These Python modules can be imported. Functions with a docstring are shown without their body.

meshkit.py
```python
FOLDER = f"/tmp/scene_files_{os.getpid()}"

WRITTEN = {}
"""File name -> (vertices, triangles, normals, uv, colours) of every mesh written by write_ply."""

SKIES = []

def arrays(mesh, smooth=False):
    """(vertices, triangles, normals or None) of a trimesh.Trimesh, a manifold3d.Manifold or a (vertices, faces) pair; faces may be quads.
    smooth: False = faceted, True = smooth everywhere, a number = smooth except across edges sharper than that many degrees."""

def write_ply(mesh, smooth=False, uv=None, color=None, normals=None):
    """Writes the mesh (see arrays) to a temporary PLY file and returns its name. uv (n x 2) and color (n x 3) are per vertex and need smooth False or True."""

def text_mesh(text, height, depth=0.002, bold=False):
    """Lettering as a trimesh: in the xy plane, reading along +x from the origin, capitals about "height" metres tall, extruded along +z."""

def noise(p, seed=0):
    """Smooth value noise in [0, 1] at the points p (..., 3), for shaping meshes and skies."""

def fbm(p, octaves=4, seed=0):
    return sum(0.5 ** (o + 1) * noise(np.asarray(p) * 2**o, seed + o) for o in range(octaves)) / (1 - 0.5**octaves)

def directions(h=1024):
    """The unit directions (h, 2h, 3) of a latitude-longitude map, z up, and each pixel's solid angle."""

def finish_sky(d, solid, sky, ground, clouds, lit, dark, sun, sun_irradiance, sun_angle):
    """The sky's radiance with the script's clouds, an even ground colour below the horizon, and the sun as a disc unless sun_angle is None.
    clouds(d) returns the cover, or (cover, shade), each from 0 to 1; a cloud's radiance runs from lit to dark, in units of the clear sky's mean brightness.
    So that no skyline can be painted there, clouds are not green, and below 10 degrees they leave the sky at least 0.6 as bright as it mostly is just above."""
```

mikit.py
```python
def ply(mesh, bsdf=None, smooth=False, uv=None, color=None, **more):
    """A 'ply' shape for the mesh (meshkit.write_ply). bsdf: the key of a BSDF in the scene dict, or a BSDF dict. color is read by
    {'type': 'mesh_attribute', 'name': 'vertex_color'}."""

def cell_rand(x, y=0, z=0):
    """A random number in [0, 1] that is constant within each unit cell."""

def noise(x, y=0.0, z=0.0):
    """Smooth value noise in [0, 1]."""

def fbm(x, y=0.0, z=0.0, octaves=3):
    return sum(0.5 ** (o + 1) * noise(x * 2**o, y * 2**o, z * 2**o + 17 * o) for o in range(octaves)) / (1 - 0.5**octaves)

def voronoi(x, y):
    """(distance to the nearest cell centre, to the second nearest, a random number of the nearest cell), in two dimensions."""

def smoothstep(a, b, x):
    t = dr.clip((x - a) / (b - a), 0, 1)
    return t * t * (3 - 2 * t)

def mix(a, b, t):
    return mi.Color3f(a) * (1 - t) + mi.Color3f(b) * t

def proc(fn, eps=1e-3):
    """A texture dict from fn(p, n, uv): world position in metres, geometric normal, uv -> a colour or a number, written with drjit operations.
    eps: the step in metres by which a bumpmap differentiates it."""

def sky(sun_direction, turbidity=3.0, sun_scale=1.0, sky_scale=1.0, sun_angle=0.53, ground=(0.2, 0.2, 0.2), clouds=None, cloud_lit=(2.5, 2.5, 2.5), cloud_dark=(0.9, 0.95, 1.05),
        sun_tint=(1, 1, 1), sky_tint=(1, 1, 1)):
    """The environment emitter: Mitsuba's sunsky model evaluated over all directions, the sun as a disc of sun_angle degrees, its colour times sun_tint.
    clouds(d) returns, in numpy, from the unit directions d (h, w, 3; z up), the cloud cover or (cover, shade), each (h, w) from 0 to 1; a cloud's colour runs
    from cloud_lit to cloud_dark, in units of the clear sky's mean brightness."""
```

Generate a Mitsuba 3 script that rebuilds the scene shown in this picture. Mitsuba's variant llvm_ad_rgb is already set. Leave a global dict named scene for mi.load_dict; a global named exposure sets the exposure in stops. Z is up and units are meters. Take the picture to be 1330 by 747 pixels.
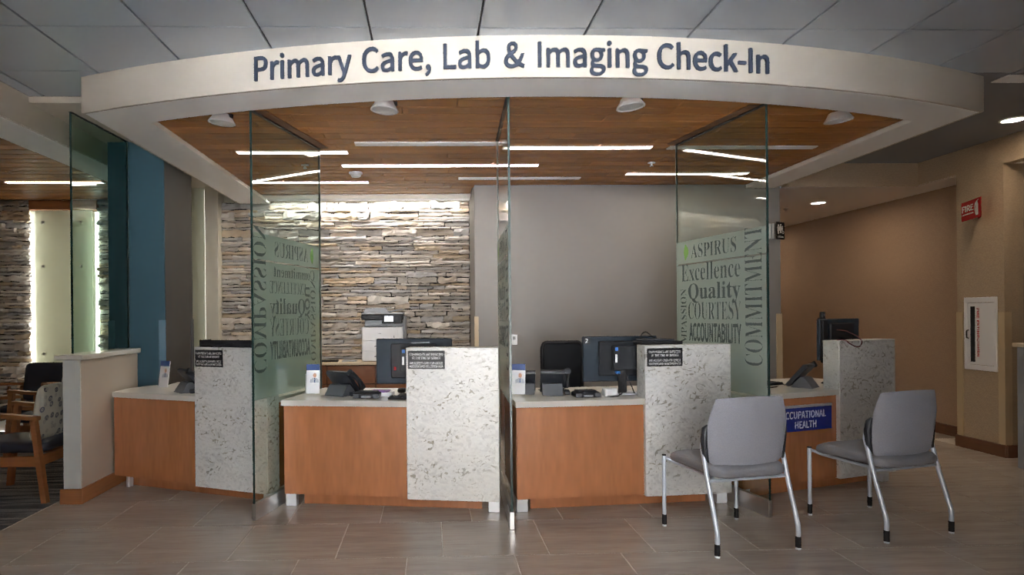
import math, numpy as np, trimesh, mitsuba as mi, drjit as dr, mikit, meshkit
from mikit import noise, fbm, cell_rand, smoothstep, mix, proc
from shapely.geometry import Polygon, box as sbox, Point
from shapely import affinity

rng = np.random.default_rng(7)
scene, labels = {}, {}

# ---------------------------------------------------------------- camera, light, exposure
exposure = 1.76
FOCAL, ROLL, YAW, EYE = 800.0, 0.0092, 0.0294, 1.375          # pixels, radians, metres
fw = np.array([math.sin(YAW), math.cos(YAW), 0.0])
right = np.array([math.cos(YAW), -math.sin(YAW), 0.0])
down = np.array([0, 0, -1.0])
up = -(-math.sin(ROLL) * right + math.cos(ROLL) * down)
T = mi.ScalarTransform4f
scene['camera'] = {
    'type': 'perspective', 'fov': math.degrees(2 * math.atan(665 / FOCAL)), 'fov_axis': 'x',
    'principal_point_offset_x': 81.74 / 1330, 'principal_point_offset_y': -34.41 / 747,
    'near_clip': 0.05, 'far_clip': 200.0,
    'to_world': T().look_at(origin=[0, 0, EYE], target=[float(fw[0]), float(fw[1]), EYE], up=[float(v) for v in up])}
scene['sky'] = mikit.sky((-0.02, -0.86, 0.52), turbidity=5, sun_scale=165.0, sky_scale=26.0, sun_tint=(0.78, 0.965, 1.36), ground=(0.30, 0.32, 0.35),
                         clouds=lambda d: (np.full(d.shape[:2], 0.9), meshkit.fbm(d * 3, 3)), cloud_lit=(1.09, 1.13, 1.26), cloud_dark=(0.90, 0.96, 1.06))
WIN_L, WIN_R = -0.9, 1.3          # the glazing behind the camera
LED = (9.0, 8.1, 6.8)
COVE = (11.0, 10.3, 9.3)
GLOW = (3.6, 3.6, 3.25)          # strips behind the backlit glass panel
CAN = (48.0, 38.0, 28.0)          # recessed downlights

# ---------------------------------------------------------------- materials
def rgb(c): return {'type': 'rgb', 'value': [float(x) for x in c]}
def srgb(*c): return [((v / 255 + 0.055) / 1.055) ** 2.4 if v > 10 else v / 255 / 12.92 for v in c]
def mat(name, color, rough=0.5, metal=0.0, spec=0.5, **more):
    scene['m_' + name] = {'type': 'twosided', 'inner': {'type': 'principled', 'base_color': color if isinstance(color, dict) else rgb(color), 'roughness': rough, 'metallic': metal, 'specular': spec, **more}}
    return name

def wood_fn(a, b, sx, sy, sz, plank=None):
    a, b = mi.Color3f(a), mi.Color3f(b)
    def fn(p, n, uv):
        k = cell_rand(dr.floor(p.y / 0.15 + 0.40), dr.floor(p.x / 1.83 + 0.5 * cell_rand(dr.floor(p.y / 0.15 + 0.40)))) if plank else 0.5
        g = fbm(p.x * sx + k * 31, p.y * sy, p.z * sz, 3)
        w = noise(p.x * sx * 4, p.y * sy * 6 + k * 9, p.z * sz * 6)
        c = a * (1 - g) + b * g
        return c * (0.86 + 0.16 * w) * ((0.76 + 0.48 * k) if plank else 1.0)
    return proc(fn)

def quartz_fn(p, n, uv):
    wx, wy = noise(p.x * 11, p.y * 11, p.z * 11 + 5), noise(p.x * 11 + 40, p.y * 11, p.z * 11)
    u, v, w = p.x + wx * 0.05, p.y + 0.03 * wy, p.z + wy * 0.05
    base = 0.555 + 0.10 * fbm(u * 90, v * 90, w * 90, 2) - 0.13 * smoothstep(0.40, 0.75, noise(u * 48, v * 48, w * 48)) * noise(u * 9, v * 9, w * 9)
    band = dr.abs(noise(u * 40 + 7, v * 40, w * 40) - 0.5)
    vein = smoothstep(0.13, 0.04, band) * smoothstep(0.40, 0.62, noise(p.x * 8 + 3, p.y * 8, p.z * 8 + 9)) * smoothstep(0.56, 0.64, noise(u * 44, v * 44, w * 44 + 4))
    fleck = smoothstep(0.80, 0.86, noise(u * 80, v * 80, w * 80))
    olive = mix((0.100, 0.098, 0.076), (0.205, 0.175, 0.105), noise(u * 12, v * 12, w * 12))
    return mix((base, base * 0.995, base * 0.965), olive, dr.minimum(vein * 0.68 + fleck * 0.3, 1.0))

def tile_fn(p, n, uv):
    iy = dr.floor((p.y - 4.0772) / 0.5854)
    ix = dr.floor((p.x + 0.5535 - 0.2032 * (iy + 1)) / 0.6096)
    k = cell_rand(ix, iy, 3)
    s = fbm(p.x * 2.2 + k * 40, p.y * 26 + k * 17, 0.0, 3)
    f = noise(p.x * 14 + k * 5, p.y * 120, 1.0)
    c = mix((0.255, 0.210, 0.174), (0.345, 0.297, 0.254), s)
    return c * (0.90 + 0.14 * f) * (0.93 + 0.14 * k)

def carpet_fn(p, n, uv):
    s = fbm(p.x * 3, p.y * 30, 0.0, 3)
    return mix((0.030, 0.030, 0.031), (0.135, 0.125, 0.112), smoothstep(0.3, 0.75, s)) * (0.8 + 0.4 * noise(p.x * 200, p.y * 200))

def tan_fn(p, n, uv):
    s = noise(p.x * 90, p.y * 90, p.z * 90)
    return mi.Color3f(0.35, 0.265, 0.180) * (0.90 + 0.18 * s)

def tan_lamplit_fn(p, n, uv):  # the tan paper with the corridor lamp's warm tint put into its colour
    return mi.Color3f(0.315, 0.215, 0.145) * (0.90 + 0.18 * noise(p.x * 90, p.y * 90, p.z * 90))

def floral_fn(p, n, uv):
    a, b, k = mikit.voronoi(p.y * 15.0, p.z * 15.0)
    r = 0.20 + 0.17 * k
    ring = smoothstep(r, r - 0.05, a) * (1 - smoothstep(r * 0.52, r * 0.40, a))
    eye = smoothstep(r * 0.28, r * 0.20, a)
    dark = dr.select(k > 0.45, 1.0, 0.38)
    return mix((0.44, 0.43, 0.37), (0.055, 0.06, 0.085), dr.minimum(ring + eye, 1.0) * dark)

def fabric_fn(p, n, uv):
    return mi.Color3f(0.186, 0.189, 0.212) * (0.86 + 0.28 * noise(p.x * 420, p.y * 420, p.z * 420))

mat('ceiling_metal', (0.255, 0.290, 0.330), 0.36, 0.15)
mat('ceiling_gap', (0.055, 0.057, 0.06), 0.7)
mat('ceiling_dark', (0.125, 0.130, 0.138), 0.6)
mat('beige_paint', (0.455, 0.410, 0.345), 0.6)
mat('white_paint', (0.90, 0.90, 0.90), 0.6)
mat('cream_paint', (0.56, 0.52, 0.43), 0.6)
mat('pale_paint', (0.56, 0.575, 0.55), 0.5)
mat('pony_paint', (0.40, 0.345, 0.285), 0.6)
mat('grey_wall', (0.192, 0.180, 0.170), 0.45, spec=0.35)
mat('teal_paint', (0.014, 0.038, 0.052), 0.6, spec=0.2)
mat('grey_shaded', (0.036, 0.034, 0.031), 0.6, spec=0.2)  # column side: grey wall paint with its shade put into the colour
mat('tan_paper', proc(tan_fn), 0.7)
mat('tan_paper_lamplit', proc(tan_lamplit_fn), 0.7)
mat('cable_red', (0.07, 0.014, 0.012), 0.5)
mat('corridor_ceiling', (0.62, 0.57, 0.52), 0.7)
mat('ceiling_wood', wood_fn((0.190, 0.068, 0.014), (0.33, 0.132, 0.032), 1.3, 30, 30, True), 0.42, spec=0.35)
mat('cherry', wood_fn((0.262, 0.096, 0.037), (0.365, 0.146, 0.062), 16, 16, 1.6), 0.32)
mat('cherry_dark', wood_fn((0.17, 0.060, 0.022), (0.26, 0.10, 0.038), 1.5, 14, 14), 0.38)
mat('base_wood', wood_fn((0.20, 0.078, 0.030), (0.28, 0.115, 0.046), 2, 2, 22), 0.35)
mat('base_dark', wood_fn((0.075, 0.032, 0.016), (0.12, 0.052, 0.026), 2, 2, 22), 0.35)
mat('chair_wood', wood_fn((0.135, 0.050, 0.018), (0.215, 0.085, 0.032), 3, 3, 12), 0.35)
mat('quartz', proc(quartz_fn), 0.5, spec=0.25)
mat('counter_white', (0.58, 0.56, 0.52), 0.12)
mat('laminate', (0.62, 0.52, 0.38), 0.35)
mat('guard_beige', (0.46, 0.36, 0.23), 0.4)
mat('guard_blue', (0.055, 0.11, 0.15), 0.35)
mat('guard_dark', (0.03, 0.036, 0.045), 0.4)
mat('floor_tile', proc(tile_fn), 0.30, spec=0.45)
mat('bounce_tile', (0.50, 0.53, 0.58), 0.5)
mat('grout', (0.48, 0.43, 0.37), 0.8)
mat('carpet', proc(carpet_fn), 0.95, spec=0.1)
mat('steel', (0.62, 0.62, 0.62), 0.22, 1.0)
mat('aluminium', (0.60, 0.62, 0.65), 0.35, 0.6)
mat('silver_tube', (0.52, 0.57, 0.645), 0.36, 0.3)
mat('fabric_grey', proc(fabric_fn), 0.85, sheen=0.4)
mat('vinyl_dark', (0.012, 0.014, 0.020), 0.38, spec=0.4)
mat('floral', proc(floral_fn), 0.8)
mat('black', (0.006, 0.006, 0.007), 0.5, spec=0.15)
mat('black_satin', (0.008, 0.009, 0.011), 0.35, spec=0.18)
mat('monitor_grey', (0.010, 0.016, 0.023), 0.45, spec=0.15)
mat('charcoal', (0.015, 0.017, 0.021), 0.42, spec=0.2)
mat('grey_plastic', (0.075, 0.080, 0.088), 0.35, 0.3)
mat('mid_grey', (0.25, 0.265, 0.29), 0.4)
mat('white_plastic', (0.78, 0.79, 0.82), 0.35)
mat('lens_grey', (0.62, 0.63, 0.65), 0.3)
mat('navy_sign', (0.008, 0.015, 0.115), 0.6, spec=0.15)
mat('letter_navy', (0.013, 0.018, 0.030), 0.6, spec=0.15)
mat('letter_white', (0.85, 0.85, 0.85), 0.6, spec=0.2)
mat('red_sign', (0.36, 0.004, 0.007), 0.6, spec=0.15)
mat('blue_mark', (0.02, 0.16, 0.50), 0.4)
mat('blue_band', (0.015, 0.045, 0.16), 0.4)
mat('skin', (0.50, 0.26, 0.17), 0.6)
mat('leaf_green', (0.16, 0.33, 0.06), 0.5)
mat('film_letter', (0.042, 0.056, 0.058), 0.6, spec=0.2)
mat('glass_edge', (0.004, 0.014, 0.013), 0.35, spec=0.25)
mat('stone', {'type': 'mesh_attribute', 'name': 'vertex_color'}, 0.8)
mat('stone_back', (0.025, 0.023, 0.021), 0.95, spec=0.1)
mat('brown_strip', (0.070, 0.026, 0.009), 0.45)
mat('fixture_white', (0.74, 0.74, 0.74), 0.5)
def sheet(name, tint, ior=1.30):
    scene['m_' + name] = {'type': 'thindielectric', 'int_ior': ior, 'ext_ior': 1.0, 'specular_transmittance': rgb(tint)}
sheet('glass', (0.88, 0.935, 0.905))
sheet('glass_pony', (0.60, 0.70, 0.65))
sheet('clear', (0.97, 0.97, 0.97))
scene['m_frost'] = {'type': 'blendbsdf', 'weight': 0.75, 'a': {'type': 'thindielectric', 'int_ior': 1.3, 'specular_transmittance': rgb((0.90, 0.93, 0.86))},
                    'b': {'type': 'principledthin', 'base_color': rgb((0.70, 0.71, 0.64)), 'roughness': 0.6, 'diff_trans': 1.2, 'spec_trans': 0.0}}
scene['m_film'] = {'type': 'blendbsdf', 'weight': 0.47,
                 'a': {'type': 'thindielectric', 'int_ior': 1.2, 'specular_transmittance': rgb((0.86, 0.91, 0.88))},
                 'b': {'type': 'principledthin', 'base_color': rgb((0.60, 0.675, 0.635)), 'roughness': 0.6, 'diff_trans': 1.0, 'spec_trans': 0.0}}

# ---------------------------------------------------------------- helpers
def key_for(name):
    if name not in scene and name not in labels: return name
    i = 1
    while f'{name}_{i:03d}' in scene or f'{name}_{i:03d}' in labels: i += 1
    return f'{name}_{i:03d}'
def tag(key, label=None, cat=None, group=None, kind=None):
    d = labels.setdefault(key, {})
    for k, v in (('label', label), ('category', cat), ('group', group), ('kind', kind)):
        if v: d[k] = v
    return key
def thing(name, label, cat, group=None):
    return tag(key_for(name), label, cat, group)
def struct(name, label=None):
    return tag(name, label, kind='structure')
def put(name, mesh, m, parent=None, F=None, smooth=False, label=None, emit=None, color=None):
    key = key_for(f'{parent}__{name}' if parent else name)
    if F is not None: mesh = F(mesh)
    if hasattr(mesh, 'to_mesh'):
        mm = mesh.to_mesh(); mesh = trimesh.Trimesh(mm.vert_properties[:, :3], mm.tri_verts, process=False)
    more = {'emitter': {'type': 'area', 'radiance': rgb(emit)}} if emit is not None else {}
    scene[key] = mikit.ply(mesh, 'm_' + m, smooth=smooth, color=color, **more)
    if label: labels[key] = {'label': label}
    return key
def solo(name, mesh, m, label, cat, F=None, group=None, smooth=False):
    k = put(name, mesh, m, None, F, smooth)
    return tag(k, label, cat, group)
class Frame:
    def __init__(s, x=0, y=0, z=0, deg=0, tilt=None):
        c, n = math.cos(math.radians(deg)), math.sin(math.radians(deg))
        s.M = np.array([[c, -n, 0, x], [n, c, 0, y], [0, 0, 1, z], [0, 0, 0, 1.0]])
        if tilt: s.M = s.M @ trimesh.transformations.rotation_matrix(math.radians(tilt[0]), tilt[1])
    def __call__(s, mesh):
        m = mesh.copy(); m.apply_transform(s.M); return m
    def at(s, x=0, y=0, z=0, deg=0, tilt=None):
        f = Frame(x, y, z, deg, tilt); f.M = s.M @ f.M; return f
def join(*ms): return trimesh.util.concatenate([m for m in ms])
def bx(x0, x1, y0, y1, z0, z1, c=0.0):
    if c <= 0:
        b = trimesh.creation.box((x1 - x0, y1 - y0, z1 - z0)); b.apply_translation(((x0 + x1) / 2, (y0 + y1) / 2, (z0 + z1) / 2)); return b
    h = np.array([x1 - x0, y1 - y0, z1 - z0]) / 2; c = min(c, h.min() * 0.9); pts = []
    for sx in (-1, 1):
        for sy in (-1, 1):
            for sz in (-1, 1):
                for k in range(3):
                    q = h.copy(); q[[j for j in range(3) if j != k]] -= c; pts.append(q * (sx, sy, sz))
    m = trimesh.convex.convex_hull(np.array(pts)); m.apply_translation(((x0 + x1) / 2, (y0 + y1) / 2, (z0 + z1) / 2)); return m
def tube(pts, r, n=12, bend=0):
    p = np.asarray(pts, float)
    if bend:
        q = [p[0]]
        for i in range(1, len(p) - 1):
            a, b = p[i - 1] - p[i], p[i + 1] - p[i]
            la, lb = np.linalg.norm(a), np.linalg.norm(b); d = min(bend, la * 0.45, lb * 0.45)
            s, e = p[i] + a / la * d, p[i] + b / lb * d
            q += [(1 - t) ** 2 * s + 2 * t * (1 - t) * p[i] + t * t * e for t in np.linspace(0, 1, 6)]
        p = np.array(q + [p[-1]])
    t = np.gradient(p, axis=0); t /= np.linalg.norm(t, axis=1, keepdims=True) + 1e-12
    a = np.array([0, 0, 1.0]) if abs(t[0, 2]) < 0.8 else np.array([1.0, 0, 0])
    R = np.broadcast_to(r, (len(p),)); ang = np.arange(n) * 2 * np.pi / n; V = []
    for k in range(len(p)):
        a = a - t[k] * (a @ t[k]); a /= np.linalg.norm(a); b = np.cross(t[k], a)
        V.append(p[k] + R[k] * (np.cos(ang)[:, None] * a + np.sin(ang)[:, None] * b))
    V = np.vstack(V + [p[:1], p[-1:]]); f = []; L = len(p)
    for k in range(L - 1):
        for j in range(n):
            q0, q1, q2, q3 = k * n + j, k * n + (j + 1) % n, (k + 1) * n + (j + 1) % n, (k + 1) * n + j
            f += [[q0, q1, q2], [q0, q2, q3]]
    for j in range(n):
        f += [[L * n, (j + 1) % n, j], [L * n + 1, (L - 1) * n + j, (L - 1) * n + (j + 1) % n]]
    return trimesh.Trimesh(V, f, process=False)
def lathe(prof, n=24):
    return trimesh.creation.revolve(np.array(prof, float), sections=n)
def prism(poly, z0, z1):
    if not isinstance(poly, Polygon): poly = Polygon(poly)
    m = trimesh.creation.extrude_polygon(poly, z1 - z0, engine='earcut'); m.apply_translation((0, 0, z0)); return m
def upright(poly, y0, y1):
    """A polygon in (x, z), extruded along y from y0 to y1."""
    m = prism(poly, 0, y1 - y0); V = m.vertices.copy()
    m.vertices = np.stack([V[:, 0], y0 + V[:, 2], V[:, 1]], 1); m.invert(); return m
def sidewall(poly, x0, x1):
    """A polygon in (y, z), extruded along x."""
    m = prism(poly, 0, x1 - x0); V = m.vertices.copy()
    m.vertices = np.stack([x0 + V[:, 2], V[:, 0], V[:, 1]], 1); return m
def disc(x, y, z, r, h, n=20):
    m = trimesh.creation.cylinder(r, h, sections=n); m.apply_translation((x, y, z)); return m
def pad(w, d, h, ex=0.25, n=20):
    """A cushion: a rounded rectangle in plan with softly rolled edges, centred, z from 0 to h."""
    th, ph = np.meshgrid(np.linspace(0, 2 * np.pi, 4 * n, endpoint=False), np.linspace(-np.pi / 2, np.pi / 2, 13), indexing='ij')
    s = lambda v, e: np.sign(v) * np.abs(v) ** e
    x = w / 2 * s(np.cos(th), ex) * s(np.cos(ph), 0.35); y = d / 2 * s(np.sin(th), ex) * s(np.cos(ph), 0.35); z = h / 2 * (1 + s(np.sin(ph), 0.7))
    A, B = th.shape; V = np.stack([x, y, z], -1).reshape(-1, 3); f = []
    for i in range(A):
        for j in range(B - 1):
            q = [i * B + j, ((i + 1) % A) * B + j, ((i + 1) % A) * B + j + 1, i * B + j + 1]; f += [[q[0], q[1], q[2]], [q[0], q[2], q[3]]]
    return trimesh.Trimesh(V, f, process=True)

# lettering: glyph outlines in units of 1/200 em
def glyph(font, c):
    adv, _, body = font[c].partition('|')
    ps = []
    for poly in body.split('/') if body else []:
        rings = [[tuple(map(int, q.split())) for q in ring.split(',')] for ring in poly.split(';')]
        ps.append(Polygon(rings[0], rings[1:]).buffer(0))
    return int(adv), ps
def text_polys(font, s, width, height, thin=0.0, cap=152.0):
    """Polygons per letter, fitted to the width (None: natural) with capitals of the height; x from 0, y from the baseline."""
    x, out = 0, []
    for c in s:
        if c == ' ': x += 52; continue
        if c == '.': x += 10; out.append([Point(x + 16, 70).buffer(20, 6)]); x += 42; continue
        a, ps = glyph(font, c)
        ps = [affinity.translate(p.buffer(-thin) if thin else p, x, 0) for p in ps]; x += a; out.append(ps)
    allp = [p for g in out for p in g if not p.is_empty]
    lo, hi = min(p.bounds[0] for p in allp), max(p.bounds[2] for p in allp)
    sy = height / cap; sx = width / (hi - lo) if width else sy
    return [[affinity.affine_transform(p, [sx, 0, 0, sy, -lo * sx, 0]) for p in g if not p.is_empty] for g in out]
def polys_mesh(ps, h):
    ms = []
    for p in ps:
        for g in getattr(p, 'geoms', [p]):
            if g.area > 0: ms.append(trimesh.creation.extrude_polygon(g, h, engine='earcut'))
    return join(*ms)
def text_upright(font, s, width, height, x, z, y, h=0.0008, thin=0, font_cap=152.0):
    """Flat lettering standing in the plane y, facing -y, from x at the baseline z."""
    m = polys_mesh([p for g in text_polys(font, s, width, height, thin, font_cap) for p in g], h)
    V = m.vertices.copy(); m.vertices = np.stack([V[:, 0] + x, y - V[:, 2], V[:, 1] + z], 1); return m
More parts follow.
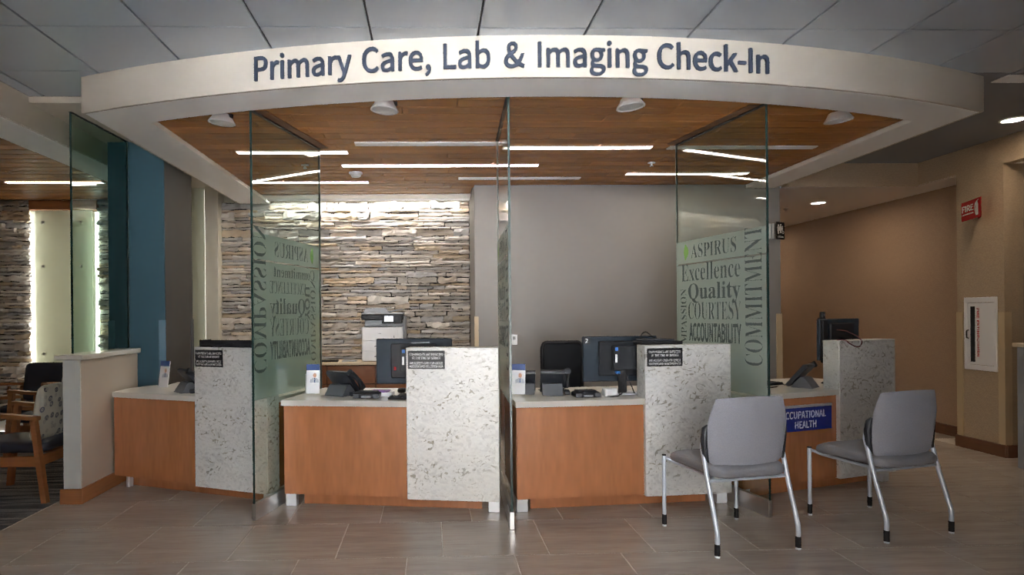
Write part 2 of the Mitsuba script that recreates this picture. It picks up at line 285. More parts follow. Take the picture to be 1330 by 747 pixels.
SANS = {
    'A': '122|-5 -3,-5 3,45 150,48 153,75 152,127 2,126 -4,123 -6,97 -5,82 39,38 39,26 -1,22 -6,-2 -6;59 108,48 66,74 66,62 108',
    'B': '131|14 149,18 153,82 152,104 144,114 134,119 122,120 105,114 88,107 80,119 71,126 59,128 34,121 16,107 3,93 -3,77 -6,18 -6,15 -4;45 22,74 21,90 26,98 38,96 54,91 59,80 63,45 64;45 91,73 91,84 95,90 106,87 120,72 126,45 126',
    'C': '128|6 59,6 87,12 111,25 133,41 146,62 154,84 155,104 149,122 135,122 127,109 113,104 113,95 122,80 127,68 126,57 122,45 110,37 86,39 50,45 36,55 25,67 20,80 19,95 24,105 34,112 36,124 24,126 15,108 -1,90 -8,67 -9,40 0,18 22,10 40',
    'D': '138|14 149,18 153,67 153,83 150,107 138,122 120,129 102,132 83,129 46,117 20,108 10,96 2,67 -6,18 -6,15 -4;45 22,67 22,83 28,94 40,99 54,101 81,95 106,85 118,68 125,45 125',
    'E': '118|14 149,18 153,107 153,110 150,111 131,108 126,45 125,45 91,96 91,100 88,100 67,96 63,45 63,45 23,108 22,113 17,113 -1,111 -5,18 -6,15 -4',
    'F': '110|14 -2,15 151,18 153,107 153,111 147,111 131,108 126,45 124,45 88,98 87,101 82,100 63,97 60,45 60,44 -3,41 -6,18 -6',
    'G': '138|6 59,6 86,11 108,21 127,37 143,59 153,87 155,113 146,126 135,126 127,114 113,108 113,97 123,83 127,60 123,45 109,37 85,37 61,44 38,56 25,75 19,89 20,100 24,100 53,71 55,69 57,69 78,72 81,126 81,129 78,129 12,117 1,98 -7,86 -9,62 -8,41 0,31 7,17 24,10 40',
    'H': '146|14 -2,15 151,18 153,41 153,44 150,45 91,100 91,101 149,105 153,128 153,132 147,131 -3,128 -6,105 -6,101 -2,100 63,45 63,44 -3,41 -6,18 -6',
    'I': '59|14 -2,14 149,18 153,41 153,45 147,45 0,41 -6,18 -6',
    'K': '129|14 149,18 153,41 153,44 150,46 92,98 153,124 153,127 150,125 141,83 90,132 7,134 -3,131 -6,106 -6,102 -3,63 65,45 45,44 -3,41 -6,18 -6,15 -4',
    'L': '109|14 -2,14 149,18 153,41 153,45 147,45 22,104 22,109 17,109 -1,105 -6,18 -6',
    'M': '162|14 149,18 153,45 153,48 150,81 58,115 151,118 153,144 153,148 150,148 -3,146 -5,123 -6,119 -2,118 81,93 12,89 9,73 9,69 12,43 81,43 -1,39 -6,18 -6,15 -4',
    'N': '145|14 -2,15 151,18 153,41 153,44 151,100 54,101 150,105 153,127 153,130 150,130 -3,127 -6,101 -5,44 94,44 0,40 -6,18 -6',
    'O': '148|6 59,6 88,13 115,24 133,36 144,47 150,66 155,82 155,99 151,115 142,126 131,134 118,140 101,143 82,143 65,139 42,131 23,124 13,112 2,99 -5,82 -9,66 -9,52 -6,35 3,18 22,10 40;37 86,39 50,46 34,56 24,70 19,78 19,94 25,107 43,112 67,111 89,102 113,93 122,78 127,65 126,54 121,45 111,39 97',
    'P': '127|14 -2,15 151,18 153,73 153,90 150,102 145,116 132,122 117,123 98,116 76,105 64,85 55,45 53,44 -3,41 -6,18 -6;45 81,69 80,85 85,92 97,90 117,85 122,75 125,45 126',
    'R': '127|14 -2,15 151,18 153,76 153,89 151,107 143,120 126,123 114,123 97,114 75,107 68,95 62,94 59,125 7,127 -3,124 -6,98 -6,61 56,45 56,44 -3,41 -6,18 -6;45 84,70 83,87 89,93 102,91 117,86 122,77 125,45 126',
    'S': '119|4 16,4 22,18 37,24 37,36 26,57 19,77 22,83 27,86 35,85 44,79 51,38 69,18 85,13 94,10 108,11 120,17 134,29 146,55 155,84 152,103 142,110 136,112 131,100 114,94 113,85 121,73 126,58 127,44 121,41 109,49 98,91 80,109 65,115 53,117 37,114 22,108 11,96 0,86 -5,69 -9,52 -9,23 0',
    'T': '120|0 130,0 149,4 153,116 153,119 150,120 131,117 126,75 125,75 -3,73 -5,48 -6,45 -3,45 125,6 125',
    'U': '144|14 150,17 153,40 153,44 149,45 44,49 31,56 23,68 19,76 19,85 21,93 27,100 44,101 149,105 153,127 153,130 151,130 42,121 15,112 4,102 -3,81 -9,57 -8,39 -1,24 14,17 30,14 45',
    'V': '115|-6 145,-5 151,-2 153,22 153,25 150,58 40,91 151,94 153,117 153,120 151,120 141,75 -1,71 -6,45 -6,42 -4',
    'W': '176|-1 145,0 151,3 153,26 153,30 150,49 52,74 150,78 153,101 152,127 52,147 150,150 153,173 153,176 150,144 -5,115 -6,112 -3,88 92,64 -3,60 -6,34 -6,31 -4',
    'X': '115|-3 -1,39 76,2 141,1 151,4 153,29 153,58 102,85 152,111 153,114 150,114 144,76 74,115 7,117 -3,114 -6,87 -5,57 49,27 -5,1 -6',
    'Y': '106|-6 144,-6 150,-2 153,22 153,53 88,82 151,85 153,109 153,112 150,112 144,68 56,68 -3,64 -6,42 -6,38 -3,38 56',
    '2': '111|2 125,3 132,10 139,24 149,38 154,59 155,68 153,88 141,97 126,100 113,97 85,81 54,54 23,105 21,107 18,107 -2,105 -5,7 -6,3 -3,4 15,39 47,63 79,69 95,70 110,67 120,61 126,54 128,40 127,20 111,15 112',
    '-': '69|3 47,3 65,7 69,63 69,66 66,66 46,63 43,7 43',
    ',': '56|9 -40,5 -24,15 -18,23 -8,23 -5,14 -1,10 5,9 17,12 24,22 31,30 32,40 29,47 21,50 11,50 -4,44 -21,32 -35,16 -44',
    '&': '136|1 32,2 48,7 61,21 77,28 82,21 105,21 123,24 133,28 140,43 152,54 155,71 154,82 149,92 137,95 126,92 104,85 93,65 75,87 48,92 45,95 48,110 84,132 85,137 80,128 52,114 28,137 17,139 13,134 -5,130 -9,116 -6,95 6,81 -3,66 -8,44 -9,35 -7,23 -2,11 8,4 20;32 34,35 25,47 18,60 18,72 23,43 58,32 46;48 118,52 99,64 108,68 115,68 124,64 130,57 130,51 126',
    'r': '78|12 -1,13 112,16 115,36 115,41 106,50 113,61 117,73 117,82 114,84 106,80 89,77 87,64 89,55 86,43 70,42 -4,39 -6,16 -6',
    'i': '55|10 137,10 149,13 155,20 160,35 160,45 150,45 136,35 126,20 126,14 130/12 110,16 115,39 115,43 110,43 -1,39 -6,16 -6,12 -1',
    'm': '185|12 110,16 115,36 115,41 106,59 116,76 117,89 113,102 102,112 110,130 117,147 116,158 111,168 100,174 80,174 -3,170 -6,148 -6,145 -4,144 73,139 87,127 89,119 86,108 75,108 -3,105 -6,80 -5,78 -2,77 79,73 87,61 89,43 76,42 -4,39 -6,16 -6,12 -1',
    'a': '113|6 35,10 47,25 61,45 69,72 75,69 85,59 90,46 89,22 78,16 84,10 96,14 103,34 113,51 117,72 116,84 111,92 104,100 89,103 70,103 0,99 -6,79 -6,74 1,64 -5,50 -9,28 -7,19 -2,11 7,6 20;36 34,36 23,44 18,54 18,64 22,72 28,72 49,57 47,42 41',
    'y': '104|-3 106,-3 112,0 115,24 115,27 112,54 38,78 112,82 115,104 115,108 110,71 0,59 -29,43 -47,26 -53,5 -51,1 -46,6 -26,9 -24,22 -26,29 -23,34 -17,40 -1',
    'e': '111|4 52,5 67,10 84,17 96,28 107,38 113,53 117,66 117,81 113,98 99,104 88,108 73,107 47,104 44,35 43,42 27,53 19,72 18,89 26,96 25,104 6,94 -2,76 -8,55 -9,39 -5,27 2,13 18,7 32;36 70,79 69,80 71,76 83,71 88,54 90,41 82',
    'b': '124|12 -1,12 159,17 165,38 165,43 160,43 109,59 116,77 117,89 114,103 105,110 96,117 79,119 44,111 18,99 3,87 -5,73 -9,61 -9,41 -1,35 -6,16 -6;44 26,53 20,64 18,76 22,83 30,88 45,88 67,83 82,78 87,67 90,60 89,43 79',
    'g': '113|4 -25,6 -10,16 4,12 11,10 23,12 32,19 43,9 62,8 77,10 87,17 100,28 110,48 117,112 114,114 111,114 93,110 89,98 89,101 74,100 62,91 43,71 30,49 28,40 30,38 27,38 22,45 19,82 19,106 11,112 4,116 -7,115 -22,107 -37,96 -46,80 -53,64 -56,45 -56,25 -51,15 -45,8 -37;33 -13,35 -26,43 -30,66 -31,80 -26,84 -22,86 -14,84 -10,77 -8,39 -7;39 66,45 55,55 52,63 54,68 58,72 68,72 77,69 85,65 89,55 92,45 89,39 82',
    'h': '121|12 159,17 165,38 165,42 162,43 108,61 116,79 117,92 113,105 100,111 80,111 -3,109 -5,85 -6,81 -2,81 73,77 86,70 89,58 88,43 77,42 -4,39 -6,16 -6,13 -3',
    'c': '102|4 51,5 67,10 84,18 97,32 109,50 116,69 117,84 113,100 101,97 91,86 80,64 90,49 86,40 76,35 59,37 38,48 22,55 19,66 18,76 21,86 29,91 29,95 25,102 14,102 8,88 -3,74 -8,54 -9,32 -2,13 17,8 28',
    'k': '110|12 160,18 166,37 166,42 163,42 69,79 114,106 115,109 112,108 104,75 64,113 5,114 -3,111 -6,86 -6,56 41,42 26,42 -3,39 -6,16 -6,13 -3',
    'n': '122|12 110,16 115,36 115,40 106,42 106,61 116,79 117,92 113,103 103,111 80,111 -3,109 -5,85 -6,81 -2,81 73,77 86,70 89,58 88,43 77,42 -4,39 -6,16 -6,13 -3',
}
SERIF = {
    'A': '130|-3 5,6 7,11 13,59 134,62 139,66 139,114 25,123 8,132 5,132 0,68 0,68 5,79 6,84 11,84 18,74 40,30 39,22 13,28 6,38 5,38 0,-3 0;51 92,35 48,71 48,54 92',
    'S': '116|13 49,19 49,27 24,39 11,53 6,64 6,78 13,83 24,81 38,69 49,41 62,23 76,15 93,15 109,22 126,37 138,48 141,63 141,91 135,95 141,101 141,101 97,96 97,88 117,78 128,70 133,62 135,48 134,36 121,37 107,44 99,87 78,102 64,107 49,107 35,100 17,88 6,72 0,49 -1,23 5,18 -1,13 -1',
    'P': '124|5 0,5 5,17 7,22 16,22 119,17 128,5 130,5 135,79 135,97 132,109 126,118 116,122 103,121 88,114 75,102 66,89 62,54 61,55 13,59 7,72 5,72 0;54 69,75 70,81 74,85 81,87 90,86 112,83 120,74 127,61 128,55 125',
    'I': '78|4 130,4 135,73 135,73 130,59 128,54 117,54 21,57 10,73 5,73 0,4 0,4 5,17 8,22 16,22 122,16 129',
    'R': '141|5 0,5 5,17 7,22 16,22 119,17 128,5 130,5 135,87 134,105 129,116 122,124 106,123 88,115 76,95 65,129 13,136 6,143 5,143 0,100 0,59 63,54 62,55 14,59 7,72 5,72 0;55 120,54 69,76 71,86 79,89 85,90 108,88 116,82 124,72 128,58 127',
    'U': '147|4 133,4 138,72 138,71 133,57 130,54 123,54 35,59 19,65 13,76 9,88 9,103 14,110 21,117 44,117 120,113 130,98 133,98 138,141 138,141 133,130 130,126 122,125 39,118 18,109 8,90 0,64 -1,46 3,31 14,25 25,22 38,22 120,18 130',
    'C': '139|8 59,8 81,14 103,22 116,37 130,51 137,68 141,90 140,111 132,118 132,123 135,125 141,130 141,130 94,124 95,116 113,101 128,89 133,74 134,61 129,52 119,46 104,43 85,44 48,48 32,56 19,71 10,88 9,109 16,129 33,133 27,116 10,105 4,86 -1,67 -1,48 4,34 12,22 24,12 42',
    'O': '156|8 63,11 93,21 113,42 132,70 141,88 141,102 138,125 125,139 108,148 82,147 53,142 38,134 25,116 9,101 2,86 -1,69 -1,55 2,33 14,17 33,11 47;45 98,44 50,49 29,55 18,63 10,74 6,83 6,93 9,102 17,111 41,113 82,107 112,96 128,87 133,73 134,63 131,55 124',
    'M': '189|4 130,4 135,55 135,94 44,133 134,184 135,184 130,170 126,167 118,167 16,171 7,184 5,184 0,118 0,118 5,130 7,135 16,134 114,86 0,80 0,78 4,31 113,31 21,33 11,39 6,50 5,50 0,4 0,4 5,18 8,22 16,22 121,16 129',
    'T': '126|3 95,3 136,122 136,122 95,117 95,114 110,104 123,92 128,78 128,79 15,84 7,98 5,98 0,27 0,27 5,42 8,46 16,46 129,33 128,22 123,11 108,9 95',
    'N': '147|5 0,5 5,16 6,21 10,23 21,23 114,11 129,5 130,5 135,47 135,115 52,116 120,111 128,99 130,99 135,143 135,143 130,130 128,126 120,126 -3,120 -3,115 2,33 102,32 16,35 8,50 5,50 0',
    'E': '132|4 0,4 5,17 7,22 15,22 119,16 129,5 130,5 135,119 135,119 95,114 95,107 116,94 125,79 128,62 128,56 126,54 118,54 73,63 73,75 77,82 86,86 102,91 102,91 35,85 36,83 51,75 62,67 65,54 66,54 18,56 11,63 8,91 10,107 18,117 30,122 42,128 42,120 0',
    'X': '140|3 5,16 8,25 16,57 60,20 120,11 129,4 130,4 135,73 135,73 130,60 129,57 126,57 120,79 86,101 121,100 127,87 130,87 135,136 135,136 130,126 129,114 121,84 77,124 14,130 7,138 5,138 0,71 0,71 5,79 5,86 9,86 15,63 52,42 26,37 15,38 9,45 5,52 5,52 0,3 0',
    'L': '127|5 0,5 5,17 7,22 17,22 119,17 128,5 130,5 135,74 135,74 130,58 127,54 117,55 13,63 8,79 8,96 12,112 25,121 45,127 46,120 0',
    'Q': '156|8 61,9 83,14 99,25 116,42 130,70 139,94 138,115 130,131 117,143 98,148 80,148 56,143 38,134 23,119 9,99 -1,106 -13,113 -19,127 -24,147 -22,147 -28,122 -34,103 -34,76 -25,63 -13,55 1,40 7,23 22,12 42;44 58,46 36,54 17,59 11,72 4,86 4,101 13,111 38,113 83,107 110,96 126,87 131,73 132,63 129,55 122,45 96',
    'Y': '127|-4 130,-4 135,62 135,62 130,54 130,47 127,47 120,74 68,104 119,102 127,88 130,88 135,131 135,131 130,122 127,116 120,80 60,80 15,85 7,98 5,98 0,30 0,30 5,43 7,47 13,48 53,10 122,4 128',
    'B': '132|5 0,5 5,18 8,22 17,22 118,16 129,5 130,5 135,78 135,95 132,108 126,115 118,118 109,116 92,108 82,90 73,109 66,121 55,125 37,119 18,108 8,89 1;54 16,58 8,71 7,82 11,87 18,90 35,89 50,85 60,75 67,54 69;54 76,73 77,82 85,85 98,84 114,79 125,74 128,61 129,55 126',
    'o': '100|6 37,6 59,10 72,20 86,32 94,43 97,57 97,68 94,84 82,91 70,94 59,94 37,91 26,84 14,68 2,57 -1,43 -1,28 4,14 17;35 28,37 15,42 7,53 5,61 10,65 25,65 69,60 87,54 91,42 89,37 80',
    'u': '112|3 89,3 94,42 94,42 22,46 14,57 13,68 22,68 81,64 88,56 89,56 94,96 94,96 21,100 12,107 11,107 6,86 4,68 -1,67 12,58 4,45 -1,33 -1,24 2,18 8,14 20,13 83,10 88',
    'm': '165|5 0,5 5,12 6,16 16,16 76,14 84,6 87,6 92,44 92,45 80,54 90,66 95,77 95,87 91,96 78,107 90,119 95,137 93,145 86,150 71,150 12,153 6,160 5,160 0,112 0,112 5,119 6,122 12,122 71,120 78,116 80,105 79,97 70,97 11,100 6,106 5,106 0,59 0,59 5,66 6,69 12,69 71,67 78,63 80,52 79,44 69,44 11,47 6,53 5,53 0',
    'i': '59|5 5,14 7,16 15,16 77,13 86,6 87,6 92,44 92,44 13,47 6,54 5,54 0,5 0/15 119,16 130,26 138,37 137,45 127,44 116,34 108,21 110',
    't': '68|6 85,6 91,29 114,38 128,43 128,43 94,62 94,62 85,43 84,44 17,46 14,53 14,61 23,66 22,62 12,53 3,43 -1,30 -1,18 6,14 20,14 84',
    'e': '90|6 38,6 58,10 72,25 90,36 95,53 96,66 92,77 82,83 68,84 51,35 50,38 29,48 17,63 15,73 19,80 27,85 24,76 11,67 4,52 -1,39 -1,26 4,12 19;36 75,35 59,60 59,59 80,54 89,46 90,41 88',
    'n': '113|5 5,12 6,16 16,16 76,14 84,6 87,6 92,44 92,45 81,56 91,67 95,82 94,91 89,98 74,98 15,102 6,108 5,108 0,60 0,60 5,68 7,70 13,70 71,68 78,64 80,53 79,44 69,44 12,47 6,54 5,54 0,5 0',
    'x': '95|1 0,1 4,10 8,20 18,36 40,11 81,1 86,1 92,50 92,50 87,43 86,42 81,54 62,70 82,68 86,60 87,60 92,93 92,93 88,84 84,74 74,59 54,86 11,90 6,95 5,95 0,46 0,46 5,54 6,55 11,41 33,25 11,27 6,35 5,35 0',
    'c': '87|6 37,6 56,10 70,16 80,30 92,45 97,60 97,72 93,81 84,82 69,76 63,65 63,60 67,59 85,53 90,42 88,37 82,34 71,34 44,42 22,55 14,70 15,80 23,84 21,84 18,70 5,53 -1,40 -1,25 5,13 18',
    'l': '59|5 5,14 7,16 15,16 120,13 129,6 130,6 135,44 135,44 13,47 6,54 5,54 0,5 0',
    'a': '102|6 25,11 36,19 43,35 51,59 59,58 83,54 88,48 90,38 90,31 86,37 72,32 61,28 59,14 61,10 67,10 78,17 88,34 96,58 97,71 94,82 86,87 73,87 16,90 12,96 14,98 11,96 7,85 0,71 -1,62 4,59 11,40 0,23 -1,15 2,9 8,6 15;35 30,37 16,43 12,54 15,59 20,59 52,45 47,38 40',
    'y': '89|-2 -30,0 -17,7 -12,20 -15,22 -28,30 -28,38 -16,42 -2,11 75,7 83,-1 87,-1 92,48 92,48 87,40 86,38 79,55 36,71 79,69 86,60 87,60 92,89 92,89 87,81 82,77 73,49 -7,37 -32,28 -40,11 -42,4 -39',
}
# ---------------------------------------------------------------- the room shell
CX, CY = 0.80, 11.28                       # centre of the curved canopy, the glass and the desks
R_OUT, R_IN, R_GLASS, R_DESK = 7.778, 7.46, 7.385, 7.06
Z_CEIL, Z_SOFFIT, Z_WOOD, Z_MID = 2.966, 2.725, 2.765, 2.92
def arc(r, x0, x1, n=40):
    a0, a1 = math.asin((x0 - CX) / r), math.asin((x1 - CX) / r)
    return [(CX + r * math.sin(a), CY - r * math.cos(a)) for a in np.linspace(a0, a1, n)]

# floor: grout bed, tiles, carpet
struct('floor', 'grey-brown porcelain plank tile floor of the lobby')
put('bed', join(bx(-2.80, 9, -5, 12.5, -0.06, -0.002), bx(-8, -2.80, -5, 4.077, -0.06, -0.002)), 'grout', 'floor')
put('slab', bx(-8, 9, -3, 2.3205, -0.0019, 0), 'bounce_tile', 'floor', label='unseen pale grey floor added to bounce light')  # pale floor added out of view to bounce sunlight up
TW, TD, GAP = 0.6096, 0.5854, 0.0031
for k in range(-3, 10):
    y0 = 4.0772 + k * TD
    for i in range(-8, 12):
        x0 = -0.5535 + 0.2032 * (k + 1) + i * TW
        a, b = max(x0 + GAP, -2.80 if y0 > 4.07 else -5.0), min(x0 + TW - GAP, 5.30 if y0 > 5.5 and y0 < 6.0 else 5.66)
        if y0 < 4.0 and x0 < -4.2: continue
        if y0 > 6.9 and (b < 3.8): continue
        if y0 > 6.9: a = max(a, 3.86)
        if y0 > 6.0 and y0 < 6.9 and x0 > 3.0: b = min(b, 5.64)
        if b - a < 0.05: continue
        put('tile', bx(a, b, y0 + GAP, y0 + TD - GAP, -0.010, 0, 0.0012), 'floor_tile', 'floor')
struct('carpet_floor', 'dark grey striped carpet of the waiting area on the left')
scene['carpet_floor'] = mikit.ply(bx(-8, -2.80, 4.08, 7.6, -0.06, 0.002), 'm_carpet')

# ceiling: grey metal tiles
struct('ceiling', 'grey lay-in metal ceiling tiles of the lobby')
put('backing', bx(-8, 9, -5, 12.5, 2.995, 3.06), 'ceiling_gap', 'ceiling')
put('slab', bx(-2.865, 5.30, -2.94, 2.165, Z_CEIL, 2.99), 'ceiling_metal', 'ceiling')
WX, WY, OX, YA = 0.6096, 0.6216, -2.7648, 3.4216
for k in range(-2, 2):
    for i in range(-1, 14):
        a, b = max(OX + i * WX + 0.006, -2.872), min(OX + (i + 1) * WX - 0.006, 5.30)
        y0, y1 = YA + k * WY + 0.0035, min(YA + (k + 1) * WY - 0.0035, 4.51)
        if k == 1 and a > -1.6: continue
        if b - a < 0.04: continue
        put('tile', bx(a, b, y0, y1, Z_CEIL, 2.982, 0.003), 'ceiling_metal', 'ceiling')
struct('ceiling_right', 'dark grey plain ceiling right of the canopy')
scene['ceiling_right'] = mikit.ply(bx(3.60, 5.34, 4.047, 6.53, Z_CEIL, 2.99), 'm_ceiling_dark')
struct('ceiling_corridor', 'pale ceiling of the corridor on the right')
scene['ceiling_corridor'] = mikit.ply(join(bx(3.86, 5.36, 6.54, 6.66, 2.712, 2.73), bx(3.86, 5.9, 6.66, 12.3, 2.712, 2.73), bx(5.30, 5.66, 6.05, 6.66, 2.712, 2.73)), 'm_corridor_ceiling')

# canopy: curved fascia, white soffit ring, wood plank ceiling
XL, XR = -2.30, 3.79
outer = arc(R_OUT, XL, XR)
struct('ceiling_canopy', 'curved beige bulkhead over the check-in desks with white soffit')
ring_in = arc(R_OUT - 0.02, XL + 0.02, XR - 0.02)
band = Polygon(outer + [(XR, 6.645), (XR - 0.02, 6.645)] + ring_in[::-1] + [(XL + 0.02, 7.5), (XL, 7.5)])
put('fascia', prism(band, Z_SOFFIT, Z_CEIL), 'beige_paint', 'ceiling_canopy', smooth=20, label='curved beige fascia band')
inner = arc(R_IN, -1.93, 3.46)
outer_s = arc(R_OUT - 0.0205, XL + 0.0205, XR - 0.0205)
soffit = Polygon(outer_s + [(XR - 0.0205, 6.2), (XR - 0.0205, 6.645), (3.46, 6.645)] + inner[::-1] + [(-1.93, 7.49), (XL + 0.0205, 7.49)])
put('soffit', prism(soffit, Z_SOFFIT, Z_WOOD - 0.004), 'white_paint', 'ceiling_canopy', label='flat white soffit ring')
put('cove', join(bx(-1.925, 0.475, 7.125, 7.33, 2.752, 2.79), bx(-1.925, 0.475, 7.33, 7.345, 2.728, 2.79), bx(-1.925, 0.475, 7.40, 7.44, 2.752, 2.79)), 'white_paint', 'ceiling_canopy', label='white strip over the stone wall')
struct('ceiling_wood', 'warm wood plank ceiling under the canopy')
y = 3.845
row = 0
while y < 7.11:
    y1 = min(y + 0.1395, 7.12)
    xl, xr = -2.27, 3.76 if y < 6.66 else 0.47
    if y < 6.655 < y1 + 0.004: y1 = 6.655
    half = math.sqrt(max(0.0, (R_OUT - 0.03) ** 2 - (CY - y) ** 2)); xl, xr = max(xl, CX - half), min(xr, CX + half)
    cuts = [xl] + [c for c in np.arange(-3.2 + 2.44 * rng.random(), 4.0, 1.22 + 1.22 * rng.random()) if xl + 0.25 < c < xr - 0.25] + [xr]
    for a, b in zip(cuts[:-1], cuts[1:]):
        put('plank', bx(a + 0.0012, b - 0.0012, y, y1, Z_WOOD, 2.783, 0.007), 'ceiling_wood', 'ceiling_wood')
    y = y1 + 0.0105 if y1 != 6.655 else 6.6595
    row += 1

# left bulkhead, its own wood ceiling, the middle strip
struct('ceiling_bulkhead', 'straight beige bulkhead with white underside on the left')
put('face', bx(-2.895, -2.875, -2.94, 7.35, 2.727, Z_CEIL), 'beige_paint', 'ceiling_bulkhead')
put('underside', bx(-3.21, -2.875, -2.94, 7.35, Z_SOFFIT, 2.740), 'white_paint', 'ceiling_bulkhead')
put('drop', join(bx(-2.874, -2.305, 4.512, 4.53, Z_MID, Z_CEIL), bx(-2.874, -2.305, 4.53, 7.5, Z_MID, 2.935)), 'beige_paint', 'ceiling_bulkhead', label='shallow beige step in the ceiling')
struct('ceiling_waiting', 'wood plank ceiling over the waiting area')
y = 3.545
while y < 7.38:
    y1 = min(y + 0.1395, 7.38)
    cuts = [-7.4] + [c for c in np.arange(-7.2 + 2 * rng.random(), -3.5, 1.83)] + [-3.212]
    for a, b in zip(cuts[:-1], cuts[1:]):
        if b - a > 0.1: put('plank', bx(a + 0.0012, b - 0.0012, y, y1, Z_WOOD, 2.783, 0.007), 'ceiling_wood', 'ceiling_waiting')
    y = y1 + 0.0105
put('slab', bx(-7.4, -3.212, -2.94, 3.535, Z_WOOD, 2.783), 'ceiling_wood', 'ceiling_waiting')

# walls
struct('wall_grey', 'smooth grey-taupe wall behind the desks')
put('panel', bx(0.48, 3.845, 6.66, 7.62, 0, 2.90), 'grey_wall', 'wall_grey')
for x0, x1 in ((0.472, 0.515), (3.79, 3.853)):
    put('corner_guard', join(bx(x0, x1, 6.648, 6.66, 0.1, 1.345), bx(x0 if x0 < 1 else x1 - 0.008, x0 + 0.008 if x0 < 1 else x1, 6.66, 6.71, 0.1, 1.345)), 'guard_beige', 'wall_grey', label='beige corner guard')
struct('wall_rear', 'rear wall behind the stone cladding')
scene['wall_rear'] = mikit.ply(join(bx(-8, 0.48, 7.62, 7.75, 0, 3.06), bx(3.7, 6.2, 12.3, 12.45, 0, 3.06)), 'm_cream_paint')
struct('wall_corridor', 'tan wallpapered wall running down the corridor')
put('panel', sidewall([(6.05, 0), (12.3, 0), (12.3, 2.712), (6.05, 2.712)], 5.65, 5.78), 'tan_paper_lamplit', 'wall_corridor')
put('inner_panel', bx(3.845, 3.86, 7.62, 12.3, 0, 2.712), 'tan_paper', 'wall_corridor')
put('baseboard', bx(5.632, 5.65, 6.06, 12.2, 0, 0.115, 0.004), 'base_dark', 'wall_corridor')
struct('wall_header', 'beige header over the corridor opening')
scene['wall_header'] = mikit.ply(join(bx(3.86, 5.36, 6.535, 6.66, 2.713, Z_CEIL)), 'm_tan_paper')
struct('wall_right', 'tan wallpapered wall and pillar on the right')
put('panel', sidewall([(-2.94, 2.72), (5.54, 2.72), (5.54, 0), (6.05, 0), (6.05, 2.713), (6.66, 2.713), (6.66, 2.99), (-2.94, 2.99)], 5.30, 5.40), 'tan_paper', 'wall_right')
put('return', join(bx(5.40, 8.3, 5.54, 5.66, 0, 2.72), bx(5.40, 5.66, 5.93, 6.05, 0, 2.712)), 'tan_paper', 'wall_right')
put('baseboard', join(bx(5.278, 5.30, 5.52, 6.07, 0, 0.115, 0.004), bx(5.30, 8.3, 5.518, 5.54, 0, 0.115, 0.004)), 'base_dark', 'wall_right')
put('corner_guard', join(bx(5.292, 5.30, 5.985, 6.055, 0.115, 1.345)), 'guard_beige', 'wall_right', label='beige corner guard')
put('corner_guard', join(bx(5.292, 5.30, 5.532, 5.60, 0.115, 1.345), bx(5.292, 5.36, 5.532, 5.54, 0.115, 1.345)), 'guard_beige', 'wall_right', label='beige corner guard')
struct('ceiling_alcove', 'plain white ceiling of the alcove right of the pillar')
scene['ceiling_alcove'] = mikit.ply(bx(5.40, 8.3, -2.94, 5.54, 2.72, 2.76), 'm_white_paint')
struct('wall_side', 'outer walls of the lobby outside the frame')
scene['wall_side'] = mikit.ply(join(bx(-7.55, -7.4, -5, 7.7, 0, 3.06), bx(8.3, 8.45, -5, 5.7, 0, 3.06)), 'm_tan_paper')
struct('wall_front', 'glazed front of the lobby behind the camera')
ms = [bx(-7.5, 8.4, -3.1, -2.95, 0, 0.08), bx(-7.5, 8.4, -3.1, -2.95, 2.86, 3.06), bx(-7.5, WIN_L, -3.1, -2.95, 0, 3.06), bx(WIN_R, 8.4, -3.1, -2.95, 0, 3.06)]
NW = 2
struct('wall_light_block', 'unseen tan walls behind the camera, added to block window light')
scene['wall_light_block'] = mikit.ply(join(bx(1.40, 1.52, -2.95, 0.15, 0, Z_CEIL - 0.001), bx(-1.12, -1.0, -2.95, 0.15, 0, Z_CEIL - 0.001)), 'm_tan_paper')  # added out of view to keep window light off both ends
for i in range(NW + 1):
    xm = WIN_L + (WIN_R - WIN_L) * i / NW
    ms.append(bx(xm - 0.03, xm + 0.03, -3.08, -2.97, 0.08, 2.86))
scene['wall_front'] = mikit.ply(join(*ms), 'm_cream_paint')
for i in range(NW):
    xa, xb = WIN_L + (WIN_R - WIN_L) * i / NW + 0.03, WIN_L + (WIN_R - WIN_L) * (i + 1) / NW - 0.03
    pane = trimesh.Trimesh([[xa, -3.02, 0.08], [xb, -3.02, 0.08], [xb, -3.02, 2.86], [xa, -3.02, 2.86]], [[0, 1, 2], [0, 2, 3]], process=False)
    k = put('window_%d' % (i + 1), pane, 'clear'); struct(k, 'tall window pane behind the camera')

# column by the low wall
struct('column', 'square column with a teal front and grey side')
put('core', bx(-2.84, -2.35, 5.535, 6.15, 0, Z_MID), 'grey_shaded', 'column', label='grey side with shade put into its colour')
put('front', bx(-2.84, -2.352, 5.52, 5.535, 0, Z_MID), 'teal_paint', 'column', label='teal front face')
put('corner_guard', join(bx(-2.845, -2.79, 5.514, 5.52, 0.1, 1.345)), 'guard_blue', 'column', label='blue corner guard')
put('corner_guard', join(bx(-2.405, -2.344, 5.514, 5.52, 0.1, 1.345)), 'guard_blue', 'column', label='blue corner guard')
put('corner_guard', join(bx(-2.35, -2.342, 6.09, 6.155, 0.1, 1.345)), 'guard_dark', 'column', label='dark corner guard')

